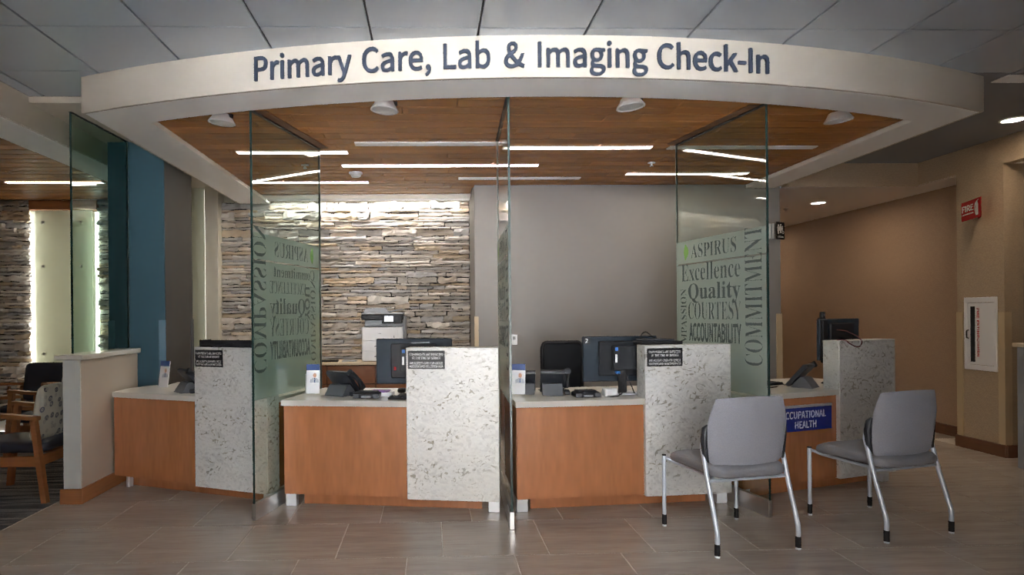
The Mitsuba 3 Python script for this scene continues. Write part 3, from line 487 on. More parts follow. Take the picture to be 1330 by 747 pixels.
# low wall with cap and baseboard
struct('wall_low', 'low beige partition wall with a pale cap')
put('body', bx(-2.716, -2.592, 4.635, 5.515, 0, 1.058), 'pony_paint', 'wall_low')
put('end_panel', bx(-2.717, -2.592, 4.622, 4.635, 0.11, 1.058), 'pale_paint', 'wall_low', label='pale painted end')
put('cap', bx(-2.766, -2.560, 4.595, 5.515, 1.060, 1.100, 0.006), 'counter_white', 'wall_low', label='pale stone cap')
put('baseboard', join(bx(-2.738, -2.574, 4.604, 4.622, 0, 0.112, 0.003), bx(-2.592, -2.574, 4.622, 5.515, 0, 0.112, 0.003)), 'base_wood', 'wall_low', label='wood baseboard')

# ledge-stone cladding
tones = np.array([(0.50, 0.46, 0.41), (0.44, 0.41, 0.37), (0.56, 0.51, 0.45), (0.38, 0.36, 0.335), (0.51, 0.44, 0.36), (0.45, 0.44, 0.43), (0.60, 0.57, 0.52), (0.50, 0.41, 0.30), (0.47, 0.43, 0.38)])
def stone(x0, x1, z0, z1, yb, depth, seed):
    """One split-faced stone: a rough front of nx by 3 points, its sides going back to the wall at yb."""
    nx = int(min(8, max(3, round((x1 - x0) / 0.05)))) + 1
    u, w = np.meshgrid(np.linspace(0, 1, nx), np.array([0, 0.42, 1.0]), indexing='ij')
    r = np.random.default_rng(seed)
    X = x0 + (x1 - x0) * u; Z = z0 + (z1 - z0) * w
    h = z1 - z0
    X = X + r.uniform(-1, 1, X.shape) * 0.009; Z = Z + r.uniform(-1, 1, Z.shape) * h * 0.17
    Y = yb - depth * (0.66 + 0.34 * r.random(X.shape)) + 0.012 * (np.abs(w - 0.42) > 0.3)
    V = [np.stack([X, Y, Z], -1).reshape(-1, 3)]; f = []
    for i in range(nx - 1):
        for j in range(2):
            q = [i * 3 + j, (i + 1) * 3 + j, (i + 1) * 3 + j + 1, i * 3 + j + 1]; f += [[q[0], q[1], q[2]], [q[0], q[2], q[3]]]
    rim = [i * 3 for i in range(nx)] + [(nx - 1) * 3 + 1] + [i * 3 + 2 for i in range(nx - 1, -1, -1)] + [1]
    back = V[0][rim].copy(); back[:, 1] = yb; V.append(back); n0, m = nx * 3, len(rim)
    for k in range(m):
        a, b = rim[k], rim[(k + 1) % m]; c, d = n0 + k, n0 + (k + 1) % m
        f += [[a, c, d], [a, d, b]]
    mesh = trimesh.Trimesh(np.vstack(V), f, process=False)
    t = tones[r.integers(len(tones))] * r.uniform(0.80, 1.30) * np.array([0.985, 0.985, 1.0])
    pts = mesh.vertices
    v = meshkit.fbm(pts * np.array([18, 18, 60]) + seed, 2, 3)
    c = np.clip(t[None] * (0.78 + 0.44 * v[:, None]), 0.03, 0.8)
    # facets split so that the broken face reads sharply
    F = mesh.faces; mesh = trimesh.Trimesh(pts[F].reshape(-1, 3), np.arange(len(F) * 3).reshape(-1, 3), process=False)
    return mesh, c[F].reshape(-1, 3)
def stone_wall(name, label, rects, yb, seed):
    struct(name, label)
    r = np.random.default_rng(seed); todo = []
    for x0, x1, z0, z1 in rects:
        put('backing', bx(x0, x1, yb, 7.619, z0, z1), 'stone_back', name)
        z = z0
        while z < z1 - 0.02:
            h = min(r.choice([0.030, 0.042, 0.055, 0.068, 0.085], p=[0.18, 0.3, 0.27, 0.16, 0.09]) * r.uniform(0.9, 1.12), z1 - z)
            if z1 - z - h < 0.02: h = z1 - z
            x = x0
            while x < x1 - 0.01:
                w = min(r.choice([0.13, 0.20, 0.29, 0.40, 0.52], p=[0.18, 0.27, 0.28, 0.18, 0.09]) * r.uniform(0.85, 1.2), x1 - x)
                if x1 - x - w < 0.07: w = x1 - x
                d = r.uniform(0.006, 0.085)
                if h > 0.06 and r.random() < 0.3 and w < 0.5:      # two thin stones in place of a tall one
                    hh = h * r.uniform(0.4, 0.6)
                    todo += [(x, x + w, z, z + hh, d, int(r.integers(1e9))), (x, x + w, z + hh, z + h, r.uniform(0.006, 0.085), int(r.integers(1e9)))]
                else:
                    todo.append((x, x + w, z, z + h, d, int(r.integers(1e9))))
                x += w
            z += h
    todo.sort(key=lambda s: -(s[1] - s[0]) * (s[3] - s[2]) * (1 if s[2] > 0.8 else 0.1))
    rest = []
    for k, (x0, x1, z0, z1, d, sd) in enumerate(todo):
        m, c = stone(x0 + 0.003, x1 - 0.003, z0 + 0.0025, z1 - 0.0025, yb, d + 0.012, sd)
        if k < 296: put('stone', m, 'stone', name, color=c)
        else: rest.append((m, c))
    if rest:
        k = put('small_stones', join(*[m for m, _ in rest]), 'stone', name, color=np.vstack([c for _, c in rest]))
        tag(k, kind='stuff')
stone_wall('wall_stone', 'stacked ledge-stone wall behind the copier, washed by a light strip', [(-2.52, 0.478, 0.84, 2.745)], 7.54, 11)
stone_wall('wall_stone_waiting', 'stacked ledge-stone wall of the waiting area beside the glowing glass', [(-5.9, -4.74, 0.25, 2.76), (-3.955, -3.30, 0.25, 2.76)], 7.50, 12)

# recesses with backlit glass panels
struct('wall_recess', 'pale recess behind the backlit glass panels')
put('back', join(bx(-4.74, -3.955, 7.58, 7.62, 0, 2.66), bx(-3.30, -2.66, 7.58, 7.62, 0, 2.92)), 'cream_paint', 'wall_recess')
put('trim', bx(-2.675, -2.52, 7.40, 7.62, 0, 2.92, 0.004), 'cream_paint', 'wall_recess', label='cream painted trim')
put('header', bx(-4.74, -3.955, 7.42, 7.62, 2.655, 2.764), 'cherry_dark', 'wall_recess', label='red-brown wood header')
# ---------------------------------------------------------------- backlit glass panels
def glass_panel(x0, x1, z0, z1, y, label, leds, bolts, cat='glass panel', glow=1.0):
    t = thing('backlit_panel', label, cat)
    put('pane', bx(x0, x1, y, y + 0.012, z0, z1), 'frost', t, label='frosted glass pane')
    for x in leds:
        put('light_strip', bx(x - 0.016, x + 0.016, y + 0.05, y + 0.075, z0, z1 - 0.01), 'fixture_white', t, emit=[g * glow for g in GLOW], label='glowing vertical light strip')
    for bxx, bz in bolts:
        m = lathe([(0, 0), (0.016, 0), (0.018, 0.004), (0.018, 0.016), (0.010, 0.018), (0.010, 0.10), (0, 0.10)], 14)
        m.apply_transform(trimesh.transformations.rotation_matrix(-math.pi / 2, (1, 0, 0))); m.apply_translation((bxx, y - 0.018, bz))
        put('standoff', m, 'steel', t)
glass_panel(-4.70, -3.995, 0.2, 2.64, 7.40, 'tall frosted glass panel with glowing edges between the grey stone strips of the waiting area', (-4.715, -3.972),
            [(x, z) for x in (-4.56, -4.12) for z in (0.95, 1.98, 2.50)])
glass_panel(-3.25, -2.70, 0.2, 2.90, 7.42, 'narrow greenish frosted glass panel seen just right of the teal and grey column', (-2.688,), [(-3.1, 2.0), (-3.1, 0.95)], glow=0.10)

# ---------------------------------------------------------------- lights
def linear_light(x0, x1, y, lit, label, z=Z_WOOD):
    t = thing('linear_light', label, 'ceiling light', 'slot lights in the wood ceiling')
    h = 0.043
    put('frame', join(bx(x0 - 0.006, x1 + 0.006, y - h, y - h + 0.006, z - 0.010, z - 0.001), bx(x0 - 0.006, x1 + 0.006, y + h - 0.006, y + h, z - 0.010, z - 0.001),
                      bx(x0 - 0.006, x0, y - h + 0.006, y + h - 0.006, z - 0.010, z - 0.001), bx(x1, x1 + 0.006, y - h + 0.006, y + h - 0.006, z - 0.010, z - 0.001)), 'fixture_white', t)
    put('diffuser', bx(x0, x1, y - h + 0.0065, y + h - 0.0065, z - 0.007, z - 0.001), 'fixture_white', t, emit=LED if lit else None)
for a, b, y, lit, l in [(-1.626, -0.70, 5.268, 1, 'lit slot light crossed by the left tall glass partition, nearest of the left lit ones'),
                        (-0.806, 1.012, 5.745, 1, 'longest lit slot light, crossing behind the middle glass partition'),
                        (-1.84, -0.644, 6.455, 1, 'lit slot light in front of the stone wall, beside the smoke detector'),
                        (0.62, 1.861, 5.130, 1, 'lit slot light right of the middle glass partition, nearest of the right ones'),
                        (1.969, 3.19, 6.10, 1, 'lit slot light behind the right tall glass partition near the grey wall'),
                        (-0.596, 0.567, 5.008, 0, 'unlit white slot light left of the middle glass partition'),
                        (0.299, 1.54, 6.29, 0, 'unlit white slot light along the top of the grey wall'),
                        (2.016, 3.263, 5.13, 0, 'unlit white slot light at the right tall glass partition'),
                        (-4.321, -3.362, 6.43, 1, 'lit slot light in the wood ceiling of the waiting area')]:
    linear_light(a, b, y, lit, l)
t = thing('cove_light', 'long bright light strip washing the top of the stone wall', 'strip light')
put('housing', bx(-1.92, 0.42, 7.346, 7.398, 2.752, 2.765), 'fixture_white', t)
put('diffuser', bx(-1.92, 0.39, 7.350, 7.392, 2.738, 2.7515), 'fixture_white', t, emit=COVE)
for (ang, px, l) in [(-17.6, 0, 'leftmost white cone spotlight under the curved soffit'), (-8.5, 0, 'white cone spotlight left of the middle glass partition'),
                     (3.9, 0, 'white cone spotlight right of the middle glass partition'), (16.3, 0, 'rightmost white cone spotlight under the curved soffit')]:
    a = math.radians(ang); r = 7.345
    F = Frame(CX + r * math.sin(a), CY - r * math.cos(a), 0, ang).at(0, 0, Z_WOOD, 0, (5 if ang < 0 else -6, (0, 1, 0)))
    t = thing('spotlight', l, 'spotlight', 'cone spotlights behind the curved soffit')
    put('shade', lathe([(0.045, -0.002), (0.058, -0.004), (0.068, -0.024), (0.090, -0.058), (0.092, -0.063), (0.087, -0.065), (0.082, -0.061), (0.055, -0.02), (0.045, -0.012), (0.045, -0.002)], 32), 'white_plastic', t, F, smooth=35)
    put('lens', lathe([(0, -0.071), (0.04, -0.069), (0.080, -0.059), (0.080, -0.056), (0, -0.056)], 32), 'lens_grey', t, F, smooth=40, label='pale domed lens')
    put('bracket', bx(0.048, 0.082, -0.012, 0.012, -0.030, -0.002, 0.003), 'black', t, F, label='small dark bracket')
def downlight(x, y, z, label, r=0.075):
    t = thing('downlight', label, 'ceiling light', 'round recessed downlights')
    put('ring', lathe([(r, -0.001), (r + 0.018, -0.001), (r + 0.018, -0.006), (r, -0.009), (r, -0.001)], 28), 'fixture_white', t, Frame(x, y, z))
    put('lamp', disc(0, 0, -0.004, r - 0.002, 0.004, 28), 'fixture_white', t, Frame(x, y, z), emit=CAN)
downlight(4.90, 5.03, Z_CEIL, 'round downlight in the dark ceiling right of the canopy')
downlight(4.80, 7.48, 2.712, 'round downlight in the corridor ceiling')
downlight(4.80, 9.90, 2.712, 'unseen round downlight added to brighten the corridor, hidden by the grey wall')  # hidden lamp added to brighten the corridor wall
t = thing('troffer_light', 'white edge of a flat ceiling light cut by the right frame edge', 'ceiling light')
put('frame', bx(3.93, 4.54, 4.06, 4.20, Z_CEIL - 0.008, Z_CEIL - 0.001, 0.003), 'fixture_white', t)
def smoke(x, y, r, label, m='white_plastic'):
    t = thing('smoke_detector', label, 'smoke detector')
    put('base', lathe([(0, 0), (r, 0), (r, -0.012), (r * 0.92, -0.016), (0, -0.016)], 24), m, t, Frame(x, y, Z_WOOD - 0.001))
    put('sensor', lathe([(r * 0.72, -0.017), (r * 0.72, -0.034), (r * 0.6, -0.044), (0, -0.046), (0, -0.017)], 24), m, t, Frame(x, y, Z_WOOD - 0.001))
smoke(-0.72, 6.03, 0.066, 'white round smoke detector on the wood ceiling left of the middle glass')
def sprinkler(x, y, z, label):
    t = thing('sprinkler', label, 'sprinkler')
    put('escutcheon', lathe([(0, 0), (0.036, 0), (0.034, -0.006), (0.012, -0.008), (0.010, -0.026), (0, -0.026)], 18), 'steel', t, Frame(x, y, z - 0.001))
    put('deflector', lathe([(0, -0.031), (0.018, -0.031), (0.018, -0.034), (0, -0.034)], 12), 'steel', t, Frame(x, y, z - 0.001))
    put('arm', join(bx(-0.012, -0.009, -0.002, 0.002, -0.031, -0.024), bx(0.009, 0.012, -0.002, 0.002, -0.031, -0.024)), 'steel', t, Frame(x, y, z - 0.001))
sprinkler(2.06, 5.66, Z_WOOD, 'small metal sprinkler in the wood ceiling right of the middle glass')
sprinkler(-1.15, 5.72, Z_WOOD, 'small metal sprinkler in the wood ceiling at the left tall glass partition')
sprinkler(4.63, 7.9, 2.712, 'small metal sprinkler in the corridor ceiling')

# ---------------------------------------------------------------- sign lettering on the fascia
t = thing('fascia_lettering', 'dark navy raised lettering Primary Care, Lab & Imaging Check-In on the curved beige fascia', 'sign')
for word, a0, a1 in [('Primary', -13.756, -9.288), ('Care,', -8.812, -5.859), ('Lab', -5.334, -3.354), ('&', -2.787, -1.913), ('Imaging', -1.362, 3.331), ('Check-In', 3.754, 8.906)]:
    w = math.radians(a1 - a0) * R_OUT
    for g in text_polys(SANS, word, w, 0.144, thin=3.0):
        m = polys_mesh(g, 0.012)
        m = trimesh.Trimesh(*trimesh.remesh.subdivide_to_size(m.vertices, m.faces, 0.09), process=False)
        V = m.vertices; th = math.radians(a0) + V[:, 0] / R_OUT; r = R_OUT + 0.001 + V[:, 2]
        m.vertices = np.stack([CX + 0.008 + r * np.sin(th), CY - r * np.cos(th), V[:, 1] + 2.781], 1)
        put('letter', m, 'letter_navy', t)

# ---------------------------------------------------------------- glass partitions
def film_text(t, F, word, s0, s1, z, h, thin, font=SERIF, cap=132.0, name='word', m='film_letter'):
    """A word on the film: reading direction runs from the far edge to the near edge."""
    mesh = polys_mesh([p for g in text_polys(font, word, s1 - s0, h, thin, cap) for p in g], 0.0016)
    V = mesh.vertices.copy(); mesh.vertices = np.stack([-0.0078 - V[:, 2], 1.03 - (V[:, 0] + s0), V[:, 1] + z], 1)
    put(name, mesh, m, t, F)
def film_text_up(t, F, word, s, h, z0, z1, thin, font=SERIF, cap=132.0):
    """A word turned a quarter to read upwards, its baseline on the near side at s."""
    mesh = polys_mesh([p for g in text_polys(font, word, z1 - z0, h, thin, cap) for p in g], 0.0016)
    V = mesh.vertices.copy(); mesh.vertices = np.stack([-0.0078 - V[:, 2], 1.03 - (s - V[:, 1]), V[:, 0] + z0], 1)
    put('word', mesh, 'film_letter', t, F)
def partition(ang, label, kind):
    a = math.radians(ang)
    F = Frame(CX + R_GLASS * math.sin(a), CY - R_GLASS * math.cos(a), 0, ang)
    t = thing('glass_partition', label, 'glass partition')
    D, z0, z1, h = 1.03, 0.112, 2.752, 0.0075
    put('pane', bx(-h + 0.0003, h - 0.0003, 0.004, D - 0.004, z0, z1), 'glass', t, F, label='clear green-tinted pane')
    put('edge', join(bx(-h, h, 0, 0.0038, z0, z1), ), 'glass_edge', t, F, label='dark polished front edge')
    put('edge', join(bx(-h, h, D - 0.0038, D, z0, z1)), 'glass_edge_far', t, F, label='pale polished rear edge')
    put('top_channel', bx(-0.014, 0.014, 0, D, z1 + 0.0005, Z_WOOD - 0.0015), 'black', t, F, label='dark top channel')
    put('base_channel', bx(-0.015, 0.015, -0.002, D, 0.001, z0 - 0.0005, 0.002), 'steel', t, F, label='brushed steel base channel')
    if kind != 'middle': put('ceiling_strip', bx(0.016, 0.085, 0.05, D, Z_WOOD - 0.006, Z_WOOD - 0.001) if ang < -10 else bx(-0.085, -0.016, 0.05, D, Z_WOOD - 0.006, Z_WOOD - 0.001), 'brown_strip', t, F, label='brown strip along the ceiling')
    put('film', bx(-0.0090, -0.0084, 0.008, D - 0.008, 1.765, 1.945), 'film', t, F, label='frosted film band')
    put('film', bx(-0.0090, -0.0084, 0.008, D - 0.008, 0.800, 1.752), 'film', t, F, label='frosted film')
    if kind == 'left':
        film_text(t, F, 'ASPIRUS', 0.20, 0.72, 1.80, 0.105, 2.2)
        film_text(t, F, 'Commitment', 0.09, 0.735, 1.655, 0.078, 1.5)
        film_text(t, F, 'EXCELLENCE', 0.24, 0.79, 1.535, 0.088, 2.8)
        film_text(t, F, 'Quality', 0.26, 0.79, 1.385, 0.112, 0.0)
        film_text(t, F, 'COURTESY', 0.20, 0.79, 1.225, 0.125, 3.0)
        film_text(t, F, 'ACCOUNTABILITY', 0.18, 0.79, 1.065, 0.125, 0.0, SANS, 152.0)
        film_text_up(t, F, 'COMPASSION', 1.00, 0.155, 0.98, 2.00, 2.8)
        film_text_up(t, F, 'COMPASSION', 0.165, 0.085, 0.93, 1.66, 2.8)
        film_text_up(t, F, 'YOU', 0.26, 0.08, 1.34, 1.60, 0.0, SANS, 152.0)
    else:
        film_text(t, F, 'ASPIRUS', 0.20, 0.73, 1.80, 0.105, 2.2)
        film_text(t, F, 'Excellence', 0.07, 0.77, 1.62, 0.135, 2.4)
        film_text(t, F, 'Quality', 0.16, 0.77, 1.475, 0.118, 0.0)
        film_text(t, F, 'COURTESY', 0.16, 0.775, 1.315, 0.130, 3.0)
        film_text(t, F, 'ACCOUNTABILITY', 0.17, 0.775, 1.15, 0.135, 0.0, SANS, 152.0)
        film_text_up(t, F, 'COMMITMENT', 0.985, 0.165, 1.00, 1.955, 2.8)
        film_text_up(t, F, 'COMPASSION', 0.135, 0.075, 1.00, 1.56, 2.8)
    u = np.linspace(0, 1, 14)
    leaf = Polygon([(0.012 * math.sin(3 * q) - 0.030 * math.sin(math.pi * q), 0.13 * q) for q in u] + [(0.012 * math.sin(3 * q) + 0.030 * math.sin(math.pi * q), 0.13 * q) for q in u[::-1]]).buffer(0.001)
    m = polys_mesh([leaf], 0.0016); V = m.vertices.copy(); m.vertices = np.stack([-0.0078 - V[:, 2], 1.03 - (V[:, 0] + 0.125), V[:, 1] + 1.79], 1)
    put('leaf_emblem', m, 'leaf_green', t, F, label='green leaf emblem')
scene['m_glass_edge_far'] = {'type': 'twosided', 'inner': {'type': 'principled', 'base_color': rgb((0.34, 0.44, 0.42)), 'roughness': 0.2}}
partition(-15.7, 'left tall glass partition with frosted wording, between the two left desks', 'left')
partition(-2.3, 'middle tall glass partition seen edge on, between the two centre desks', 'middle')
partition(11.3, 'right tall glass partition with frosted wording, behind the nearer grey chair', 'right')
F = Frame(-2.690, 4.70, 0, -2.2)
t = thing('glass_screen', 'clear dark-tinted glass screen standing on the low beige wall', 'glass partition')
put('pane', bx(-0.0072, 0.0072, 0.004, 0.796, 1.102, 2.912), 'glass_pony', t, F, label='clear green-tinted pane')
put('edge', bx(-0.0075, 0.0075, 0, 0.0038, 1.102, 2.912), 'glass_edge', t, F, label='dark polished edge')
put('edge', bx(-0.0075, 0.0075, 0.7962, 0.80, 1.102, 2.912), 'glass_edge_far', t, F, label='pale polished edge')
put('top_channel', bx(-0.011, 0.011, 0, 0.80, 2.9125, 2.9185), 'black', t, F, label='dark top channel')

# ---------------------------------------------------------------- check-in desks
LINES = ['COPAYMENTS ARE EXPECTED', 'AT THE TIME OF SERVICE', 'WE ACCEPT CASH OR CHECK', 'MASTERCARD.DISCOVER.VISA']
def desk_frame(ang):
    a = math.radians(ang); return Frame(CX + R_DESK * math.sin(a), CY - R_DESK * math.cos(a), 0, ang)
def desk(ang, label, b0, b1, plate_label, plate, keep=None):
    F = desk_frame(ang)
    t = thing('check_in_desk', label, 'reception desk', 'check-in desks along the curve')
    def slab(x0, x1, y0, y1, z0, z1):
        """Plan outline whose ends follow the radial lines of the glass, cut back from the wall where one stands."""
        e = lambda x, y: x - (0.085 * y if x > 0.5 else -0.085 * y if x < -0.5 else 0)
        p = Polygon([(e(x0, y0), y0), (e(x1, y0), y0), (e(x1, y1), y1), (e(x0, y1), y1)])
        if keep is not None:
            q = affinity.translate(affinity.rotate(keep, -ang, origin=(F.M[0, 3], F.M[1, 3])), -F.M[0, 3], -F.M[1, 3]); p = p.intersection(q)
        if p.geom_type != 'Polygon': p = max(p.geoms, key=lambda g: g.area)
        return prism(p, z0, z1)
    put('front_panel', slab(-0.775, b0 - 0.001, 0.03, 0.048, 0.095, 0.729), 'cherry', t, F, label='cherry wood front panel')
    put('side_panel', slab(-0.778, -0.757, 0.049, 0.72, 0.095, 0.729), 'cherry_dark', t, F)
    put('side_panel', slab(b1 - 0.03, b1 - 0.012, 0.142, 0.72, 0.095, 0.729), 'cherry_dark', t, F)
    put('kick_plate', slab(-0.67, b1 - 0.12, 0.125, 0.143, 0.001, 0.094), 'cherry', t, F)
    for x in (-0.772 if keep is None else -0.655, b1 - 0.082):
        put('leg', bx(x, x + (0.078 if keep is None or x > 0 else 0.03), 0.055, 0.100, 0.001, 0.094, 0.002), 'aluminium', t, F, label='silver foot')
    put('countertop', slab(-0.785 if keep is None else -0.86, b0 - 0.001, 0.004, 0.76, 0.730, 0.770), 'counter_white', t, F, label='white stone countertop')
    put('countertop', slab(b0 - 0.0005, b1, 0.142, 0.76, 0.730, 0.770), 'counter_white', t, F)
    put('privacy_block', bx(b0, b1, 0.0, 0.140, 0.088, 1.143, 0.003), 'quartz', t, F, label='white veined quartz block')
    if plate:
        q = thing('notice_plate', plate_label, 'sign', 'black copayment notices on the quartz blocks')
        x = b0 + 0.014
        put('plate', bx(x, x + 0.258, -0.006, -0.001, 0.996, 1.122, 0.001), 'black', q, F)
        put('lettering', join(*[text_upright(SANS, L, wd, 0.0165, x + (0.258 - wd) / 2, z, -0.0060, 0.0006, 2.0) for L, wd, z in zip(LINES, (0.234, 0.200, 0.232, 0.236), (1.089, 1.064, 1.029, 1.006))]), 'letter_white', q, F, label='white capital lettering')
    return F, t
F1, _ = desk(-22.4, 'cherry and white quartz check-in desk at the far left, beside the low beige wall', 0.105, 0.765, 'black copayment notice on the far left quartz block', True, sbox(-2.572, 3, 0, 5.505).union(sbox(-2.335, 3, 0, 7)))
F2, _ = desk(-9.0, 'cherry and white quartz check-in desk in front of the copier', 0.13, 0.772, 'black copayment notice on the quartz block in front of the copier', True)
F3, _ = desk(4.5, 'cherry and white quartz check-in desk in front of the grey wall', 0.135, 0.768, 'black copayment notice on the quartz block behind the nearer chair', True)
F4, t4 = desk(18.0, 'cherry and quartz desk at the right end carrying the blue sign', 0.135, 0.745, '', False)
q = thing('desk_sign', 'blue sign reading OCCUPATIONAL HEALTH on the right-end desk', 'sign')
put('board', bx(-0.462, 0.072, 0.018, 0.026, 0.478, 0.652, 0.001), 'navy_sign', q, F4)
put('rail', bx(-0.462, 0.072, 0.014, 0.029, 0.653, 0.672, 0.002), 'aluminium', q, F4, label='grey top rail')
put('lettering', join(text_upright(SANS, 'OCCUPATIONAL', 0.448, 0.052, -0.436, 0.575, 0.0178, 0.0008, 1.0), text_upright(SANS, 'HEALTH', 0.212, 0.052, -0.30, 0.500, 0.0178, 0.0008, 1.0)), 'letter_white', q, F4, label='white capital lettering')

# ---------------------------------------------------------------- things on the desks
ZT = 0.7705
mat('coat', (0.42, 0.45, 0.50), 0.5)
def brochure(F, x, y, deg, label):
    G = F.at(x, y, ZT, deg)
    t = thing('brochure_holder', label, 'brochure holder', 'brochure holders at the left ends of the desks')
    tl = (-8, (1, 0, 0))
    H = G.at(0, 0, 0.010, 0, tl)
    put('brochure', bx(-0.052, 0.052, 0.002, 0.010, 0, 0.222), 'white_plastic', t, H, label='white brochure with a portrait')
    put('banner', bx(-0.052, 0.052, 0.0012, 0.0018, 0.176, 0.222), 'blue_band', t, H, label='dark blue heading band')
    oval = lambda cx, cz, rx, rz: affinity.translate(affinity.scale(Point(0, 0).buffer(1, 8), rx, rz, origin=(0, 0)), cx, cz)
    put('portrait', upright(oval(0.014, 0.138, 0.013, 0.018), 0.0010, 0.0018), 'skin', t, H, label='printed face')
    put('portrait', upright(Polygon([(-0.022, 0.082), (0.046, 0.082), (0.044, 0.105), (0.026, 0.118), (0.002, 0.118), (-0.02, 0.105)]), 0.0010, 0.0018), 'coat', t, H, label='printed pale coat')
    put('portrait', upright(Polygon([(0.0105, 0.084), (0.0175, 0.084), (0.0165, 0.117), (0.0115, 0.117)]), 0.0004, 0.0009), 'blue_band', t, H, label='printed dark tie')
    put('clear_stand', join(bx(-0.056, 0.056, -0.014, -0.012, 0, 0.150), bx(-0.056, 0.056, -0.0119, 0.045, -0.0035, -0.002)), 'clear', t, H, label='clear acrylic stand')
brochure(F1, -0.545, 0.33, -4, 'brochure holder at the left end of the far left desk')
brochure(F2, -0.655, 0.30, 6, 'brochure holder beside the left tall glass partition')
brochure(F3, -0.695, 0.33, -20, 'brochure holder just right of the middle glass partition')

def phone(F, x, y, deg, label, w=0.21, handset=True, s=1.0):
    """A desk phone seen from behind: tilted body on a wedge stand, handset on its left cradle."""
    G = F.at(x, y, ZT, deg)
    t = thing('desk_phone', label, 'phone', 'black desk phones')
    body = sidewall(Polygon([(0.085 * s, 0.012), (0.102 * s, 0.022), (-0.028 * s, 0.182 * s), (-0.048 * s, 0.176 * s), (-0.046 * s, 0.160 * s)]).buffer(0.004), -w / 2, w / 2)
    put('body', body, 'charcoal', t, G)
    put('stand', sidewall([(-0.085 * s, 0.001), (0.07 * s, 0.001), (0.045 * s, 0.04), (0.0, 0.085 * s), (-0.03 * s, 0.080 * s)], -w * 0.43, w * 0.43), 'grey_plastic', t, G, label='grey wedge stand')
    put('screen', join(bx(-w * 0.2, w * 0.42, 0, 0.002, 0.10 * s, 0.165 * s)), 'black_satin', t, G.at(0, 0.108 * s, 0.024, 0, (38, (1, 0, 0))))
    if handset:
        put('handset', tube([(w / 2 + 0.024, 0.095 * s, 0.052), (w / 2 + 0.024, 0.06 * s, 0.105 * s), (w / 2 + 0.024, 0.0, 0.155 * s), (w / 2 + 0.024, -0.05 * s, 0.180 * s)], [0.026, 0.019, 0.019, 0.026], 12), 'black_satin', t, G, smooth=40)
        put('cradle', bx(w / 2 + 0.001, w / 2 + 0.046, -0.03 * s, 0.09 * s, 0.001, 0.03, 0.006), 'charcoal', t, G)
        cord = [(w / 2 + 0.024, 0.10 * s, 0.045)] + [(w / 2 + 0.03 - 0.03 * k, 0.12 * s + 0.012 * math.sin(k * 2.2), 0.012 + 0.008 * (k % 2)) for k in range(1, 8)]
        put('cord', tube(cord, 0.0035, 8, 0.02), 'black', t, G, smooth=40)
phone(F1, -0.145, 0.20, -28, 'black desk phone on the far left desk, against the quartz block', 0.20)
phone(F2, -0.43, 0.30, -26, 'black desk phone beside the left tall glass partition', 0.21)
phone(F3, -0.588, 0.43, -14, 'small black desk phone right next to the brochure holder by the middle glass', 0.095, False, 0.95)
phone(F3, -0.435, 0.34, -12, 'wide black desk phone with handset in front of the black office chair', 0.17)
phone(F4, 0.03, 0.22, 24, 'black desk phone on the right-end desk, against the quartz block', 0.20)

def monitor(F, x, y, z, w, h, deg, label, foot='black', box=True, top_bar=False):
    """A monitor seen from behind, its screen away from the viewer."""
    G = F.at(x, y, 0, deg)
    t = thing('monitor', label, 'monitor')
    put('housing', bx(-w / 2, w / 2, 0, 0.030, z, z + h, 0.006), 'monitor_grey', t, G)
    put('back_panel', bx(-w * 0.30, w * 0.30, -0.024, -0.0005, z + h * 0.13, z + h * 0.90, 0.008), 'black_satin', t, G)
    put('screen', bx(-w / 2 + 0.012, w / 2 - 0.012, 0.0305, 0.032, z + 0.014, z + h - 0.012), 'black_satin', t, G)
    put('neck', bx(-0.03, 0.03, -0.058, -0.025, ZT + 0.014, z + h * 0.55, 0.006), 'black', t, G)
    put('foot', bx(-0.12, 0.12, -0.10, 0.09, ZT + 0.001, ZT + 0.013, 0.005), foot, t, G)
    if top_bar: put('top_bar', tube([(-0.02, -0.012, z + h - 0.035), (0.12, -0.012, z + h - 0.030)], 0.007, 8), 'mid_grey', t, G, label='pale cable bar')
    if box:
        u = put('mini_computer', bx(-0.085, 0.110, -0.098, -0.060, z + h * 0.28, z + h * 0.80, 0.004), 'black_satin', t, G, label='small black computer clipped to the back')
        put('sticker', bx(-0.072, -0.050, -0.0992, -0.0984, z + h * 0.70, z + h * 0.77), 'blue_mark', u, G, label='light blue sticker')
        put('sticker', bx(-0.072, -0.056, -0.0992, -0.0984, z + h * 0.44, z + h * 0.62), 'letter_white', u, G, label='white sticker')
    return t, G
t, G = monitor(F2, 0.135, 0.27, 0.862, 0.565, 0.334, 2, 'dark computer monitor seen from behind, in front of the white copier', 'black', True, True)
put('tag', bx(-0.145, -0.128, -0.030, -0.026, 0.965, 0.990), 'red_sign', t, G.at(0, 0, 0), label='small red tag')
t, G = monitor(F3, 0.075, 0.30, 0.862, 0.565, 0.336, -2, 'dark computer monitor numbered 2 seen from behind, in front of the black office chair', 'white_plastic', True)
put('number_card', bx(-0.280, -0.228, -0.004, -0.0008, 1.142, 1.192), 'black', t, G, label='black card with a white 2')
put('number', text_upright(SANS, '2', 0.022, 0.030, -0.266, 1.153, -0.0042, 0.0008, 4.0), 'letter_white', t, G, label='white numeral 2')
